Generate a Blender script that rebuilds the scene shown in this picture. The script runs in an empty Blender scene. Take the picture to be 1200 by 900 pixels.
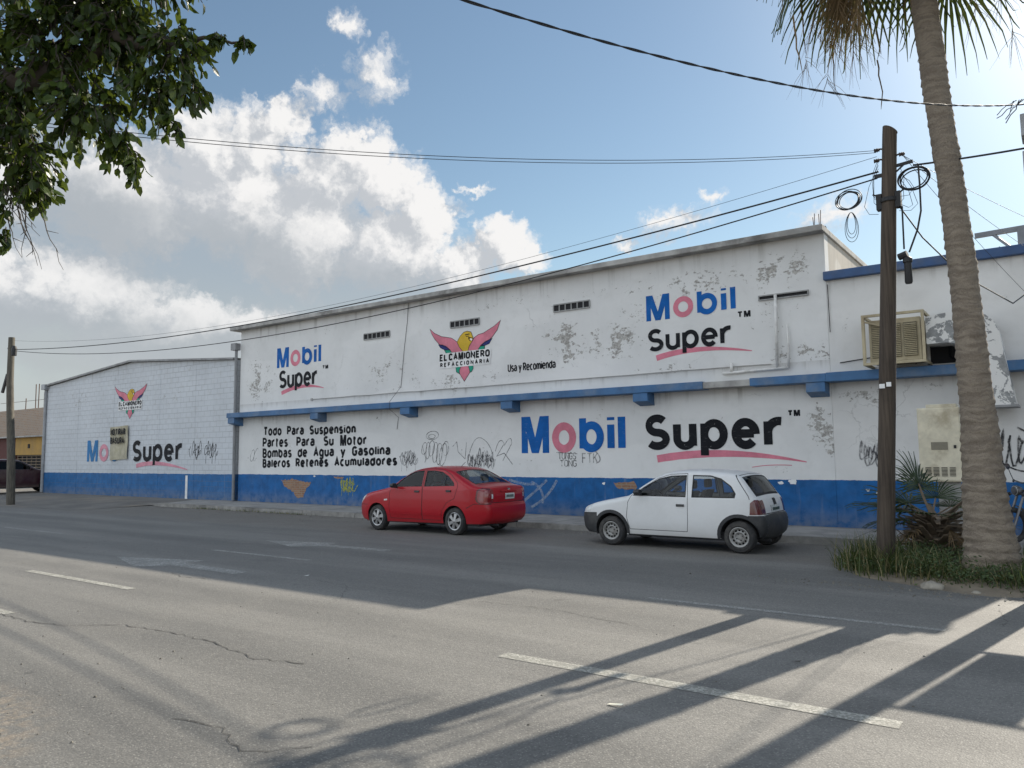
import bpy, bmesh, math, random
import numpy as np
from mathutils import Vector, Matrix, geometry, noise as mnoise

sc = bpy.context.scene
rad = math.radians

# ------------------------------------------------------------------ camera
CAM_H, PITCH, ROLL = 1.65, rad(5.26), rad(0.6)
YAW = math.atan2(.811, -.585)
cd = bpy.data.cameras.new('camera'); cam = bpy.data.objects.new('camera', cd); sc.collection.objects.link(cam)
cd.sensor_width = 36; cd.lens = 36*902/1200; cd.clip_start = .05; cd.clip_end = 4000
_f = Vector((math.cos(YAW)*math.cos(PITCH), math.sin(YAW)*math.cos(PITCH), math.sin(PITCH)))
_r = Vector((math.sin(YAW), -math.cos(YAW), 0)); _u = _r.cross(_f)
_r2 = math.cos(ROLL)*_r - math.sin(ROLL)*_u; _u2 = math.sin(ROLL)*_r + math.cos(ROLL)*_u
cam.matrix_world = Matrix(((_r2.x, _u2.x, -_f.x, 0), (_r2.y, _u2.y, -_f.y, 0), (_r2.z, _u2.z, -_f.z, CAM_H), (0, 0, 0, 1)))
sc.camera = cam

# ------------------------------------------------------------------ exposure, sun
sc.view_settings.view_transform = 'Standard'; sc.view_settings.look = 'None'
sc.view_settings.gamma = 1; sc.view_settings.use_curve_mapping = False
sc.view_settings.exposure = 0.76
SUN_AZ, SUN_EL = rad(79.2), rad(31.7)
SUN_D = Vector((math.cos(SUN_AZ)*math.cos(SUN_EL), math.sin(SUN_AZ)*math.cos(SUN_EL), math.sin(SUN_EL)))
sd = bpy.data.lights.new('sun', 'SUN'); so = bpy.data.objects.new('sun', sd); sc.collection.objects.link(so)
sd.energy = 4.4; sd.angle = rad(.5); sd.color = (1, .915, .785)
so.rotation_euler = SUN_D.to_track_quat('Z', 'Y').to_euler(); so.location = (20, 60, 40)
sc.cycles.max_bounces = 6; sc.cycles.transparent_max_bounces = 12
sc.cycles.diffuse_bounces = 3; sc.cycles.glossy_bounces = 3

# ------------------------------------------------------------------ node helpers
class NT:
    def __init__(s, nt): s.nt = nt
    def put(s, sock, v):
        if hasattr(v, 'is_output'): s.nt.links.new(v, sock)
        elif v is not None:
            if isinstance(v, (tuple, list)) and sock.type == 'RGBA' and len(v) == 3: v = (*v, 1)
            sock.default_value = v
    def n(s, typ, ins=None, **props):
        nd = s.nt.nodes.new(typ)
        for k, v in props.items(): setattr(nd, k, v)
        for k, v in (ins or {}).items(): s.put(nd.inputs[k], v)
        return nd
    def m(s, op, a, b=None, c=None, clamp=False):
        nd = s.nt.nodes.new('ShaderNodeMath'); nd.operation = op; nd.use_clamp = clamp
        for i, v in enumerate((a, b, c)):
            if v is not None: s.put(nd.inputs[i], v)
        return nd.outputs[0]
    def v(s, op, a, b=None, c=None, out=0):
        nd = s.nt.nodes.new('ShaderNodeVectorMath'); nd.operation = op
        for i, x in enumerate((a, b, c)):
            if x is not None: s.put(nd.inputs[i], x)
        return nd.outputs[out]
    def comb(s, x=0, y=0, z=0):
        return s.n('ShaderNodeCombineXYZ', {0: x, 1: y, 2: z}).outputs[0]
    def sep(s, vec):
        o = s.n('ShaderNodeSeparateXYZ', {0: vec}).outputs
        return o[0], o[1], o[2]
    def noise(s, vec, scale, detail=4, rough=.55, dist=0, col=False):
        nd = s.n('ShaderNodeTexNoise', {'Vector': vec, 'Scale': scale, 'Detail': detail, 'Roughness': rough, 'Distortion': dist})
        return nd.outputs['Color' if col else 'Fac']
    def ramp(s, fac, lo, hi, a=0., b=1.):
        nd = s.n('ShaderNodeMapRange', {0: fac, 1: lo, 2: hi, 3: a, 4: b}); nd.interpolation_type = 'SMOOTHSTEP'
        return nd.outputs[0]
    def mix(s, fac, a, b, mode='MIX'):
        nd = s.nt.nodes.new('ShaderNodeMix'); nd.data_type = 'RGBA'; nd.blend_type = mode
        s.put(nd.inputs[0], fac); s.put(nd.inputs[6], a); s.put(nd.inputs[7], b)
        return nd.outputs[2]
    def gauss(s, x, z, cx, cz, rx, rz):
        """1 in the middle of an ellipse, 0 outside it"""
        a = s.m('MULTIPLY_ADD', x, 1/rx, -cx/rx); b = s.m('MULTIPLY_ADD', z, 1/rz, -cz/rz)
        q = s.m('ADD', s.m('MULTIPLY', a, a), s.m('MULTIPLY', b, b))
        return s.m('SUBTRACT', 1., q, clamp=True)
    def maxs(s, lst):
        r = lst[0]
        for q in lst[1:]: r = s.m('MAXIMUM', r, q)
        return r

# ------------------------------------------------------------------ sky with clouds
world = bpy.data.worlds.new('World'); sc.world = world; world.use_nodes = True
world.node_tree.nodes.clear(); world.cycles.sampling_method = 'MANUAL'; world.cycles.sample_map_resolution = 256
W = NT(world.node_tree)
d = W.v('NORMALIZE', W.n('ShaderNodeTexCoord').outputs['Generated'])
dx, dy, dz = W.sep(d)
sky = W.n('ShaderNodeTexSky', sky_type='NISHITA', sun_disc=False, sun_elevation=SUN_EL,
          sun_rotation=rad(90)-SUN_AZ, altitude=1100, air_density=1.35, dust_density=.55, ozone_density=1.6).outputs[0]
DEG = 180/math.pi
az = W.m('MULTIPLY', W.m('ARCTAN2', dx, dy), DEG)          # 0 = +Y, clockwise
el = W.m('MULTIPLY', W.m('ARCSINE', dz), DEG)
WHITE = [(-54.6,21.6,3.2,3),(-52.6,23.2,1.9,1.8),(-47.3,21.2,3.3,2.6),(-44.9,19.6,3.2,2.6),(-42.4,17.3,3,2.6),
 (-49.8,19.6,3.5,3),(-57.5,20.6,4,3.3),(-62.8,16.8,5,4.2),(-55.7,17.6,5,4),(-51.5,15.6,5,4),(-44.5,15,4.5,3.5),
 (-40.0,13.2,3.2,2.2),(-36.4,15.6,2.8,2.0),(-35.0,14.6,2.2,1.5),(-38.4,14.2,2.2,1.4),
 (-67,10.6,8,3.0),(-60,8.3,7,3),(-53.5,9.0,4,1.9),(-48,8.4,3,1.2),(-70,17,4,2.6)]
THIN = [(-46.0,26.9,3.0,2.7),(-48.5,30.0,1.5,1.6),(-50.0,25.3,2.6,1.6),(-23.5,16.7,3.6,1.5),(-21,18.1,1.0,1.0),(-12.6,16.0,3.4,2.0),(-38.3,19.4,1.5,.6),(-31,12.6,4,1.2),(-27,15.4,2.2,.8)]
GREY = [(-59,14.2,10,3.4),(-51,12.6,6.5,2.8),(-64,15.5,7,3),(-45,12.0,5,1.9),(-66,8,9,2.4),(-57,7,9,2.2)]
def field(azs, els):
    p0 = W.comb(azs, els, 0)
    w1 = W.v('SUBTRACT', W.noise(p0, .33, 3, .55, col=True), (.5, .5, .5))
    w2 = W.v('SUBTRACT', W.noise(p0, 1.25, 6, .62, col=True), (.5, .5, .5))
    p = W.v('MULTIPLY_ADD', w1, (4.2, 2.8, 0), p0)
    p = W.v('MULTIPLY_ADD', w2, (2.5, 2.3, 0), p)
    best = None
    for cx, cy, rx, ry in WHITE+THIN:
        q = W.v('LENGTH', W.v('MULTIPLY_ADD', p, (1/rx, 1/ry, 0), (-cx/rx, -cy/ry, 0)), out=1)
        if (cx, cy, rx, ry) in THIN: q = W.m('MULTIPLY_ADD', q, .62, .62)
        best = q if best is None else W.m('SMOOTH_MIN', best, q, .12)
    puff = W.n('ShaderNodeTexVoronoi', {'Vector': p, 'Scale': .8, 'Detail': 3, 'Roughness': .6}).outputs['Distance']
    return W.m('SUBTRACT', W.m('SUBTRACT', 1.38, best), W.m('MULTIPLY', puff, .24)), p
D0, P0 = field(az, el)
D1, _ = field(W.m('ADD', az, 1.5), W.m('ADD', el, 1.2))     # a step towards the sun
alpha = W.ramp(D0, -.06, .46)
relief = W.m('SUBTRACT', D0, D1)
lit = W.ramp(relief, -.28, .46)
thick = W.ramp(D0, .1, .9)
grey = W.maxs([W.ramp(W.v('LENGTH', W.v('MULTIPLY_ADD', P0, (1/rx, 1/ry, 0), (-cx/rx, -cy/ry, 0)), out=1), 1.25, .35) for cx, cy, rx, ry in GREY])
soft = W.noise(W.comb(az, W.m('MULTIPLY', el, 1.6), 3), .12, 4, .5)
grey = W.m('MULTIPLY', grey, W.ramp(soft, .25, .6, .75, 1.))
CL_HI, CL_LO = (4.95, 4.9, 4.85), (2.95, 3.1, 3.3)
ccol = W.mix(lit, CL_LO, CL_HI)
ccol = W.mix(W.m('MULTIPLY', grey, .92), ccol, (2.3, 2.5, 2.7))
# unseen sky behind the camera: invented broken cloud, brightened to light the shaded wall
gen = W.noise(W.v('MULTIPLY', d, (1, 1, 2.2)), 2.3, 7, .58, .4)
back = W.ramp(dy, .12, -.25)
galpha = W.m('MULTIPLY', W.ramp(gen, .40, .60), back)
# pale haze low over the left and towards the horizon
hz = W.m('MULTIPLY', W.ramp(el, 15, 2), W.ramp(az, -30, -52))
hz = W.m('MAXIMUM', W.m('MULTIPLY', hz, .93), W.m('MULTIPLY', W.ramp(el, 16, 0), .35))
skyc = W.mix(1., sky, (.645, .645, .605), 'MULTIPLY')
# bright aureole of dusty air round the sun
sdot = W.m('MAXIMUM', W.v('DOT_PRODUCT', d, tuple(SUN_D), out=1), 0.)
skyc = W.mix(1., skyc, W.v('SCALE', (1.0, .97, .92)) if False else W.mix(W.m('POWER', sdot, 34.), (0, 0, 0), (5.2, 5.0, 4.6)), 'ADD')
skyc = W.mix(hz, skyc, (2.75, 2.95, 3.05))
# grey veil under the big cloud
vn = W.m('MULTIPLY_ADD', W.m('SUBTRACT', W.noise(W.comb(az, el, 5), .22, 6, .6), .5), 1.1, 0.)
veil = W.maxs([W.ramp(W.m('ADD', W.v('LENGTH', W.v('MULTIPLY_ADD', W.comb(az, el, 0), (1/rx, 1/ry, 0), (-cx/rx, -cy/ry, 0)), out=1), vn), 1.25, .75) for cx, cy, rx, ry in ((-57,14.5,13,5.2),(-50,12.5,9,3.6),(-66,16,10,5),(-64,9,12,4))])
skyc = W.mix(W.m('MULTIPLY', veil, .85), skyc, W.mix(W.ramp(el, 7, 14), (2.55, 2.75, 2.85), (2.15, 2.45, 2.75)))
col = W.mix(W.m('MULTIPLY', alpha, W.m('SUBTRACT', 1., W.m('MULTIPLY', hz, .55))), skyc, ccol)
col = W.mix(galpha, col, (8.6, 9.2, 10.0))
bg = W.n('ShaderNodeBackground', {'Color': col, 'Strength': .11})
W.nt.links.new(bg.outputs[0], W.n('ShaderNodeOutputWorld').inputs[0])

# ------------------------------------------------------------------ scene helpers
COL = sc.collection
def tag(o, label=None, cat=None, group=None, kind=None):
    if label: o['label'] = label
    if cat: o['category'] = cat
    if group: o['group'] = group
    if kind: o['kind'] = kind
    return o
def thing(name, label, cat, loc=(0, 0, 0), rz=0, group=None):
    o = bpy.data.objects.new(name, None); COL.objects.link(o)
    o.location = loc; o.rotation_euler = (0, 0, rz); o.empty_display_size = .2
    return tag(o, label, cat, group)
def dup(root, loc, rz, label):
    r = root.copy(); COL.objects.link(r); r.location = loc; r.rotation_euler = (0, 0, rz); r['label'] = label
    for ch in list(root.children):
        c = ch.copy(); COL.objects.link(c); c.parent = r
        for g in ch.children:
            g2 = g.copy(); COL.objects.link(g2); g2.parent = c
    return r

class MB:
    """collects polygons; build() links them as one mesh object"""
    def __init__(s): s.v = []; s.f = []; s.m = []; s.nrm = None; s.smooth = False
    def add(s, vs, fs, mi=0):
        o = len(s.v); s.v += [tuple(map(float, q)) for q in vs]
        s.f += [tuple(i+o for i in f) for f in fs]; s.m += [mi]*len(fs)
        return s
    def box(s, x0, y0, z0, x1, y1, z1, mi=0):
        vs = [(x0,y0,z0),(x1,y0,z0),(x1,y1,z0),(x0,y1,z0),(x0,y0,z1),(x1,y0,z1),(x1,y1,z1),(x0,y1,z1)]
        return s.add(vs, [(0,3,2,1),(4,5,6,7),(0,1,5,4),(1,2,6,5),(2,3,7,6),(3,0,4,7)], mi)
    def bar(s, a, b, w, h, up=(0,0,1), mi=0):
        a, b = Vector(a), Vector(b); t = (b-a).normalized(); u = Vector(up)
        x = t.cross(u)
        if x.length < 1e-4: x = t.cross(Vector((1,0,0)))
        x.normalize(); y = x.cross(t)
        vs = [p + x*sx*w/2 + y*sy*h/2 for p in (a, b) for sx, sy in ((-1,-1),(1,-1),(1,1),(-1,1))]
        return s.add(vs, [(0,1,2,3),(7,6,5,4),(0,4,5,1),(1,5,6,2),(2,6,7,3),(3,7,4,0)], mi)
    def tube(s, pts, r, n=6, mi=0, cap=True):
        pts = [Vector(p) for p in pts]; N = len(pts)
        rs = r if isinstance(r, (list, tuple)) else [r]*N
        vs = []; prev = None
        for i, p in enumerate(pts):
            t = (pts[min(i+1, N-1)] - pts[max(i-1, 0)])
            if t.length < 1e-9: t = Vector((0,0,1))
            t.normalize()
            if prev is None:
                a = Vector((0,0,1)) if abs(t.z) < .9 else Vector((1,0,0)); x = t.cross(a).normalized()
            else:
                x = prev - t*prev.dot(t)
                x = x.normalized() if x.length > 1e-6 else t.orthogonal().normalized()
            prev = x; y = t.cross(x)
            vs += [p + (x*math.cos(2*math.pi*k/n) + y*math.sin(2*math.pi*k/n))*rs[i] for k in range(n)]
        fs = [(i*n+k, i*n+(k+1) % n, (i+1)*n+(k+1) % n, (i+1)*n+k) for i in range(N-1) for k in range(n)]
        if cap: fs += [tuple(range(n-1, -1, -1)), tuple((N-1)*n+k for k in range(n))]
        return s.add(vs, fs, mi)
    def lathe(s, prof, n=32, axis='z', c=(0,0,0), mi=0):
        """prof: (radius, height) pairs"""
        vs = []
        for r, h in prof:
            for k in range(n):
                a = 2*math.pi*k/n; p, q = r*math.cos(a), r*math.sin(a)
                vs.append({'z': (c[0]+p, c[1]+q, c[2]+h), 'y': (c[0]+p, c[1]+h, c[2]+q), 'x': (c[0]+h, c[1]+p, c[2]+q)}[axis])
        fs = [(i*n+k, i*n+(k+1) % n, (i+1)*n+(k+1) % n, (i+1)*n+k) for i in range(len(prof)-1) for k in range(n)]
        return s.add(vs, fs, mi)
    def prism(s, pl, y0, y1, mi=0, sides=True):
        """polygon in (x, z), from y0 (towards the camera) to y1"""
        tri = geometry.tessellate_polygon([[Vector((x, z, 0)) for x, z in pl]])
        n = len(pl)
        area = sum(pl[i][0]*pl[(i+1) % n][1]-pl[(i+1) % n][0]*pl[i][1] for i in range(n))
        fr = []
        for t in tri:
            a = (pl[t[1]][0]-pl[t[0]][0])*(pl[t[2]][1]-pl[t[0]][1])-(pl[t[1]][1]-pl[t[0]][1])*(pl[t[2]][0]-pl[t[0]][0])
            fr.append(tuple(t) if a > 0 else tuple(t[::-1]))
        vs = [(x, y0, z) for x, z in pl]
        if not sides: return s.add(vs, fr, mi)
        vs += [(x, y1, z) for x, z in pl]
        fs = fr + [tuple(i+n for i in t[::-1]) for t in fr]
        for i in range(n):
            j = (i+1) % n
            fs.append((i, i+n, j+n, j) if area > 0 else (j, j+n, i+n, i))
        return s.add(vs, fs, mi)
    def shift(s, dx, dy, dz):
        s.v = [(x+dx, y+dy, z+dz) for x, y, z in s.v]; return s
    def build(s, name, mats, parent=None, world=False, smooth=False, kind=None, label=None, bevel=0):
        if not isinstance(mats, (list, tuple)): mats = [mats]
        vs = s.v
        if world and parent is not None:
            o = Vector((0,0,0)); q = parent
            while q: o += q.location; q = q.parent
            vs = [(x-o.x, y-o.y, z-o.z) for x, y, z in vs]
        me = bpy.data.meshes.new(name); me.from_pydata(vs, [], s.f)
        for m in mats: me.materials.append(m)
        me.polygons.foreach_set('material_index', s.m)
        me.polygons.foreach_set('use_smooth', [bool(smooth)]*len(s.f))
        me.update()
        o = bpy.data.objects.new(name, me); COL.objects.link(o)
        if parent is not None: o.parent = parent
        if kind: o['kind'] = kind
        if label: o['label'] = label
        if bevel:
            b = o.modifiers.new('bevel', 'BEVEL'); b.width = bevel; b.segments = 2; b.limit_method = 'ANGLE'; b.angle_limit = rad(40)
        if smooth == 'auto':
            me.set_sharp_from_angle(angle=rad(38))
        return o

# ------------------------------------------------------------------ materials
def new_mat(name):
    m = bpy.data.materials.new(name); m.use_nodes = True; m.node_tree.nodes.clear()
    t = NT(m.node_tree); b = t.n('ShaderNodeBsdfPrincipled'); o = t.n('ShaderNodeOutputMaterial')
    m.node_tree.links.new(b.outputs[0], o.inputs[0])
    return m, t, b
def pos(t): return t.n('ShaderNodeNewGeometry').outputs['Position']
def obj(t): return t.n('ShaderNodeTexCoord').outputs['Object']
def bump(t, b, h, strength=.4, dist=.01):
    t.put(b.inputs['Normal'], t.n('ShaderNodeBump', {'Strength': strength, 'Distance': dist, 'Height': h}).outputs[0])
def mat(name, base, rough=.6, var=.18, scale=5, metal=0, dirt=None, dirt_amt=.4, bmp=0, bscale=80, spec=.5, coat=0):
    m, t, b = new_mat(name)
    p = obj(t)
    n = t.noise(p, scale, 5, .6)
    c = t.mix(t.ramp(n, .25, .75), tuple(x*(1-var) for x in base), tuple(min(1, x*(1+var)) for x in base))
    if dirt is not None:
        n2 = t.noise(t.v('ADD', p, (7.3, 2.1, 4.4)), scale*.6, 7, .65)
        c = t.mix(t.m('MULTIPLY', t.ramp(n2, .45, .72), dirt_amt), c, dirt)
    t.put(b.inputs['Base Color'], c); t.put(b.inputs['Roughness'], t.ramp(n, .2, .8, max(0, rough-.07), min(1, rough+.07)))
    b.inputs['Metallic'].default_value = metal; b.inputs['Specular IOR Level'].default_value = spec
    if coat: b.inputs['Coat Weight'].default_value = coat; b.inputs['Coat Roughness'].default_value = .06
    if bmp: bump(t, b, t.noise(p, bscale, 4, .6), bmp, .01)
    return m

# ------------------------------------------------------------------ wall paint
BLUE = (.013, .105, .295); WHITE_P = (.74, .735, .715)
def wall_mat(name, peels=(), band=1.07, blocks=False, white=WHITE_P, blue=BLUE, streak_from=(), grime=.35, peelcol=(.34, .325, .30)):
    m, t, b = new_mat(name)
    p = pos(t); x, y, z = t.sep(p)
    n1 = t.noise(p, .55, 6, .62); n2 = t.noise(p, 3.5, 7, .65); n3 = t.noise(p, 17, 6, .7)
    c = t.mix(t.ramp(n1, .3, .72), tuple(q*.88 for q in white), white)
    rp = t.noise(t.v('MULTIPLY', p, (.35, 1, 1.1)), .9, 2, .4)      # roller-painted touch-ups
    c = t.mix(t.m('MULTIPLY', t.ramp(rp, .55, .60), .0 if blocks else .30), c, (.80, .79, .765))
    c = t.mix(t.m('MULTIPLY', t.ramp(n2, .5, .78), grime*.5), c, (.42, .40, .36))
    # rain streaks
    st = t.noise(t.v('MULTIPLY', p, (5.5, 5.5, .22)), 1, 6, .62)
    stm = t.ramp(st, .50, .76)
    sw = None
    for z0, ln in streak_from:
        q = t.m('MULTIPLY', t.ramp(z, z0-ln, z0), t.m('LESS_THAN', z, z0))
        sw = q if sw is None else t.m('MAXIMUM', sw, q)
    if sw is not None:
        c = t.mix(t.m('MULTIPLY', t.m('MULTIPLY', stm, sw), .75), c, (.27, .255, .23))
        c = t.mix(t.m('MULTIPLY', t.m('MULTIPLY', sw, sw), .28), c, (.36, .34, .31))
    # blue base band with a slightly wavering painted edge
    zz = t.m('ADD', z, t.m('MULTIPLY', t.m('SUBTRACT', t.noise(p, 3, 5, .65), .5), .055))
    bm = t.m('LESS_THAN', zz, band)
    bl = t.mix(t.ramp(n2, .3, .7), tuple(q*.82 for q in blue), tuple(q*1.22 for q in blue))
    bl = t.mix(t.m('MULTIPLY', t.ramp(t.noise(p, 1.3, 5, .6), .5, .75), .28), bl, (.07, .17, .36))
    foot = t.m('MULTIPLY', t.ramp(z, .62, .1), t.ramp(n2, .30, .62))
    bl = t.mix(t.m('MULTIPLY', foot, .6), bl, (.19, .19, .19))
    bl = t.mix(t.m('MULTIPLY', t.m('MULTIPLY', t.ramp(t.noise(t.v('MULTIPLY', p, (7, 7, .6)), 1, 5, .65), .55, .75), t.ramp(t.noise(p, .6, 3), .42, .6)), .35), bl, (.30, .33, .37))
    scuff = t.m('MULTIPLY', t.ramp(t.noise(t.v('MULTIPLY', p, (1, 1, 2.2)), 6.5, 8, .72), .655, .70), t.ramp(t.noise(p, .8, 2), .45, .6))
    bl = t.mix(t.m('MULTIPLY', scuff, .75), bl, (.45, .44, .42))
    c = t.mix(bm, c, bl)
    # flaked paint
    mask = t.m('MULTIPLY', t.ramp(t.noise(p, .9, 5, .6), .48, .70), .66)
    for cx, cz, rx, rz, a in peels:
        mask = t.m('MAXIMUM', mask, t.m('MULTIPLY', t.gauss(x, z, cx, cz, rx, rz), a))
    mask = t.m('MULTIPLY', mask, t.ramp(t.noise(p, 2.1, 5, .65), .36, .58, .25, 1.08))
    fl = t.noise(t.v('MULTIPLY', p, (.9, 1, 1.4)), 10.5, 10, .72, .35)
    thr = t.m('MULTIPLY_ADD', mask, -.285, .755)
    fm = t.ramp(t.m('SUBTRACT', fl, thr), 0, .012)
    fm = t.m('MULTIPLY', fm, t.m('SUBTRACT', 1., t.m('MULTIPLY', bm, .9)))
    pc = t.mix(t.ramp(n3, .35, .65), tuple(q*.75 for q in peelcol), tuple(q*1.45 for q in peelcol))
    c = t.mix(fm, c, pc)
    h = t.m('MULTIPLY_ADD', fm, -.6, t.m('MULTIPLY', n3, .25))
    # fine cracks
    vo = t.n('ShaderNodeTexVoronoi', {'Vector': t.v('MULTIPLY_ADD', t.noise(p, 1.6, 5, .6, col=True), (.7, .7, .7), p), 'Scale': .42}, feature='DISTANCE_TO_EDGE').outputs[0]
    cr = t.m('MULTIPLY', t.ramp(vo, .006, .0015), t.ramp(t.noise(p, .5, 2), .56, .72))
    c = t.mix(t.m('MULTIPLY', cr, .38), c, (.20, .19, .18))
    if blocks:
        br = t.n('ShaderNodeTexBrick', {'Vector': t.comb(x, z, 0), 'Color1': (1, 1, 1, 1), 'Color2': (.93, .93, .93, 1), 'Mortar': (0, 0, 0, 1),
                 'Scale': 1., 'Mortar Size': .012, 'Mortar Smooth': .35, 'Brick Width': .4, 'Row Height': .2}, offset=.5)
        br.inputs['Bias'].default_value = 0
        mo = br.outputs['Fac']
        wear = t.m('MULTIPLY', mo, t.ramp(t.noise(t.v('MULTIPLY', p, (.5, 1, 3)), 1.1, 5, .6), .36, .66))
        c = t.mix(t.m('MULTIPLY_ADD', wear, .30, t.m('MULTIPLY', mo, .05)), c, (.20, .20, .20))
        c = t.mix(.10, c, br.outputs['Color'], 'MULTIPLY')
        h = t.m('ADD', h, t.m('MULTIPLY', mo, -.7))
    t.put(b.inputs['Base Color'], c); t.put(b.inputs['Roughness'], t.m('MULTIPLY_ADD', n2, .25, .55))
    b.inputs['Specular IOR Level'].default_value = .25
    bump(t, b, h, .5, .012)
    return m
M = {}
M['wall_tall'] = wall_mat('wall_paint_tall', [(-22.9,4.35,1.3,1.1,1.0),(-20.9,3.95,1.0,.45,.7),(-16.6,4.2,1.6,.7,.75),(-15.3,3.75,3.6,.35,.75),(-14.3,3.75,1.3,.4,.8),(-12.6,3.8,1.2,.35,.7),
    (-10.3,4.45,1.0,.85,1.25),(-8.9,4.35,1.1,.7,1.1),(-11.0,5.0,1.1,.5,.6),(-8.2,4.9,.7,.6,.7),(-7.5,5.7,4.5,.45,.7),(-13,5.75,5,.35,.6),(-6.9,5.5,1.5,.5,.8),(-4.9,5.6,1.1,.5,1.05),(-5.0,4.9,.9,.8,.7),(-5.8,4.45,.9,.4,.6),
    (-4.05,2.3,.55,.75,1.1),(-3.9,1.6,.35,.5,1.1),(-23.6,1.6,.5,.6,.6),(-4.3,3.7,1.6,.35,.9),(-7.4,3.62,1.4,.22,.8)], streak_from=((6.25,.7),(3.1,.45),(3.54,.25)))
M['wall_block'] = wall_mat('wall_paint_block', [(-36,4.3,2.2,.8,.7),(-28,4.2,2.4,.8,.6)], band=1.06, blocks=True, white=(.60,.625,.65), blue=(.025,.125,.31), streak_from=((5.75,.9),), grime=.7)
M['wall_right'] = wall_mat('wall_paint_right', [(-3.2,2.75,.8,.25,1.0),(-2.5,2.9,1.6,.2,.8),(-3.5,3.8,.4,.6,.4),(-3.0,1.0,.6,.3,.4)], white=(.72,.71,.685), streak_from=((5.3,.5),(3.1,.35)))
M['wall_side'] = wall_mat('wall_bare_render', [(-3.9,5.5,5,2,.5)], band=-1, white=(.50,.455,.39), streak_from=((6.3,1.2),), grime=.8)
M['concrete'] = mat('grey_concrete', (.33,.325,.31), .85, .25, 3, dirt=(.12,.115,.11), dirt_amt=.6, bmp=.4, bscale=40)
M['coping'] = mat('weathered_coping', (.36,.35,.33), .85, .3, 2.2, dirt=(.10,.095,.09), dirt_amt=.8, bmp=.4, bscale=30)
M['blue'] = mat('blue_paint', (.045,.13,.27), .6, .22, 2.2, dirt=(.20,.24,.28), dirt_amt=.5, bmp=.2, bscale=25)
M['blue_dark'] = mat('blue_coping_paint', (.035,.085,.20), .6, .2, 2.5, dirt=(.15,.16,.18), dirt_amt=.5)
M['dark'] = mat('dark_recess', (.018,.018,.02), .9)
M['vent_grey'] = mat('vent_block_grey', (.30,.30,.29), .8, .2, 12)
def paint(name, c):   # sign paint, a little chalky, with flaked specks
    m, t, b = new_mat(name); p = pos(t)
    n = t.noise(p, 2.2, 6, .65)
    br_ = t.noise(t.v('MULTIPLY', p, (3, 3, 14)), 2.2, 5, .65)
    cc = t.mix(t.ramp(n, .25, .75), tuple(q*.82 for q in c), tuple(min(1, q*1.2) for q in c))
    cc = t.mix(t.m('MULTIPLY', t.ramp(br_, .58, .80), .22), cc, (.55, .55, .54))
    fl = t.ramp(t.noise(p, 11, 8, .7), .665, .68)
    t.put(b.inputs['Base Color'], t.mix(t.m('MULTIPLY', fl, .7), cc, (.45, .44, .42))); b.inputs['Roughness'].default_value = .65; b.inputs['Specular IOR Level'].default_value = .18
    return m
M['p_blue'] = paint('sign_blue', (.005,.105,.37)); M['p_pink'] = paint('sign_pink', (.62,.20,.26)); M['p_black'] = paint('sign_black', (.008,.009,.012))
M['p_green'] = paint('sign_green', (.02,.30,.20)); M['p_navy'] = paint('sign_navy', (.03,.04,.18)); M['p_yellow'] = paint('sign_yellow', (.60,.40,.04)); M['p_white'] = paint('sign_white', (.74,.735,.72))
M['p_lblue'] = paint('sign_faded_blue', (.04,.19,.42)); M['p_lpink'] = paint('sign_faded_pink', (.62,.27,.33))
def ink(name, c, a):   # thin spray paint: patchy cover
    m, t, b = new_mat(name); p = pos(t)
    tr = t.n('ShaderNodeBsdfTransparent').outputs[0]
    f = t.m('MULTIPLY', t.ramp(t.noise(p, 9, 6, .7), .25, .6), a)
    mx = t.n('ShaderNodeMixShader', {0: f, 1: tr, 2: b.outputs[0]})
    o = [q for q in t.nt.nodes if q.type == 'OUTPUT_MATERIAL'][0]; t.nt.links.new(mx.outputs[0], o.inputs[0])
    b.inputs['Base Color'].default_value = (*c, 1); b.inputs['Roughness'].default_value = .7
    return m
M['ink'] = ink('graffiti_black', (.02,.02,.022), .9); M['ink_thin'] = ink('graffiti_thin', (.06,.06,.07), .55); M['ink_yellow'] = ink('graffiti_yellow', (.42,.42,.04), .8); M['ink_white'] = ink('graffiti_pale_blue', (.45,.52,.62), .45)
M['ink_red'] = ink('graffiti_red', (.5,.08,.1), .7)

# brick showing where the render has come away
m, t, b = new_mat('bare_brick'); p = pos(t); x, y, z = t.sep(p)
br = t.n('ShaderNodeTexBrick', {'Vector': t.comb(x, z, 0), 'Color1': (.34,.17,.09,1), 'Color2': (.24,.12,.075,1), 'Mortar': (.30,.26,.21,1), 'Scale': 1., 'Mortar Size': .008, 'Brick Width': .24, 'Row Height': .07})
t.put(b.inputs['Base Color'], t.mix(t.ramp(t.noise(p, 9, 6, .7), .35, .75), br.outputs[0], (.30,.22,.15))); b.inputs['Roughness'].default_value = .9
bump(t, b, br.outputs['Fac'], .6, -.01); M['brick'] = m

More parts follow.
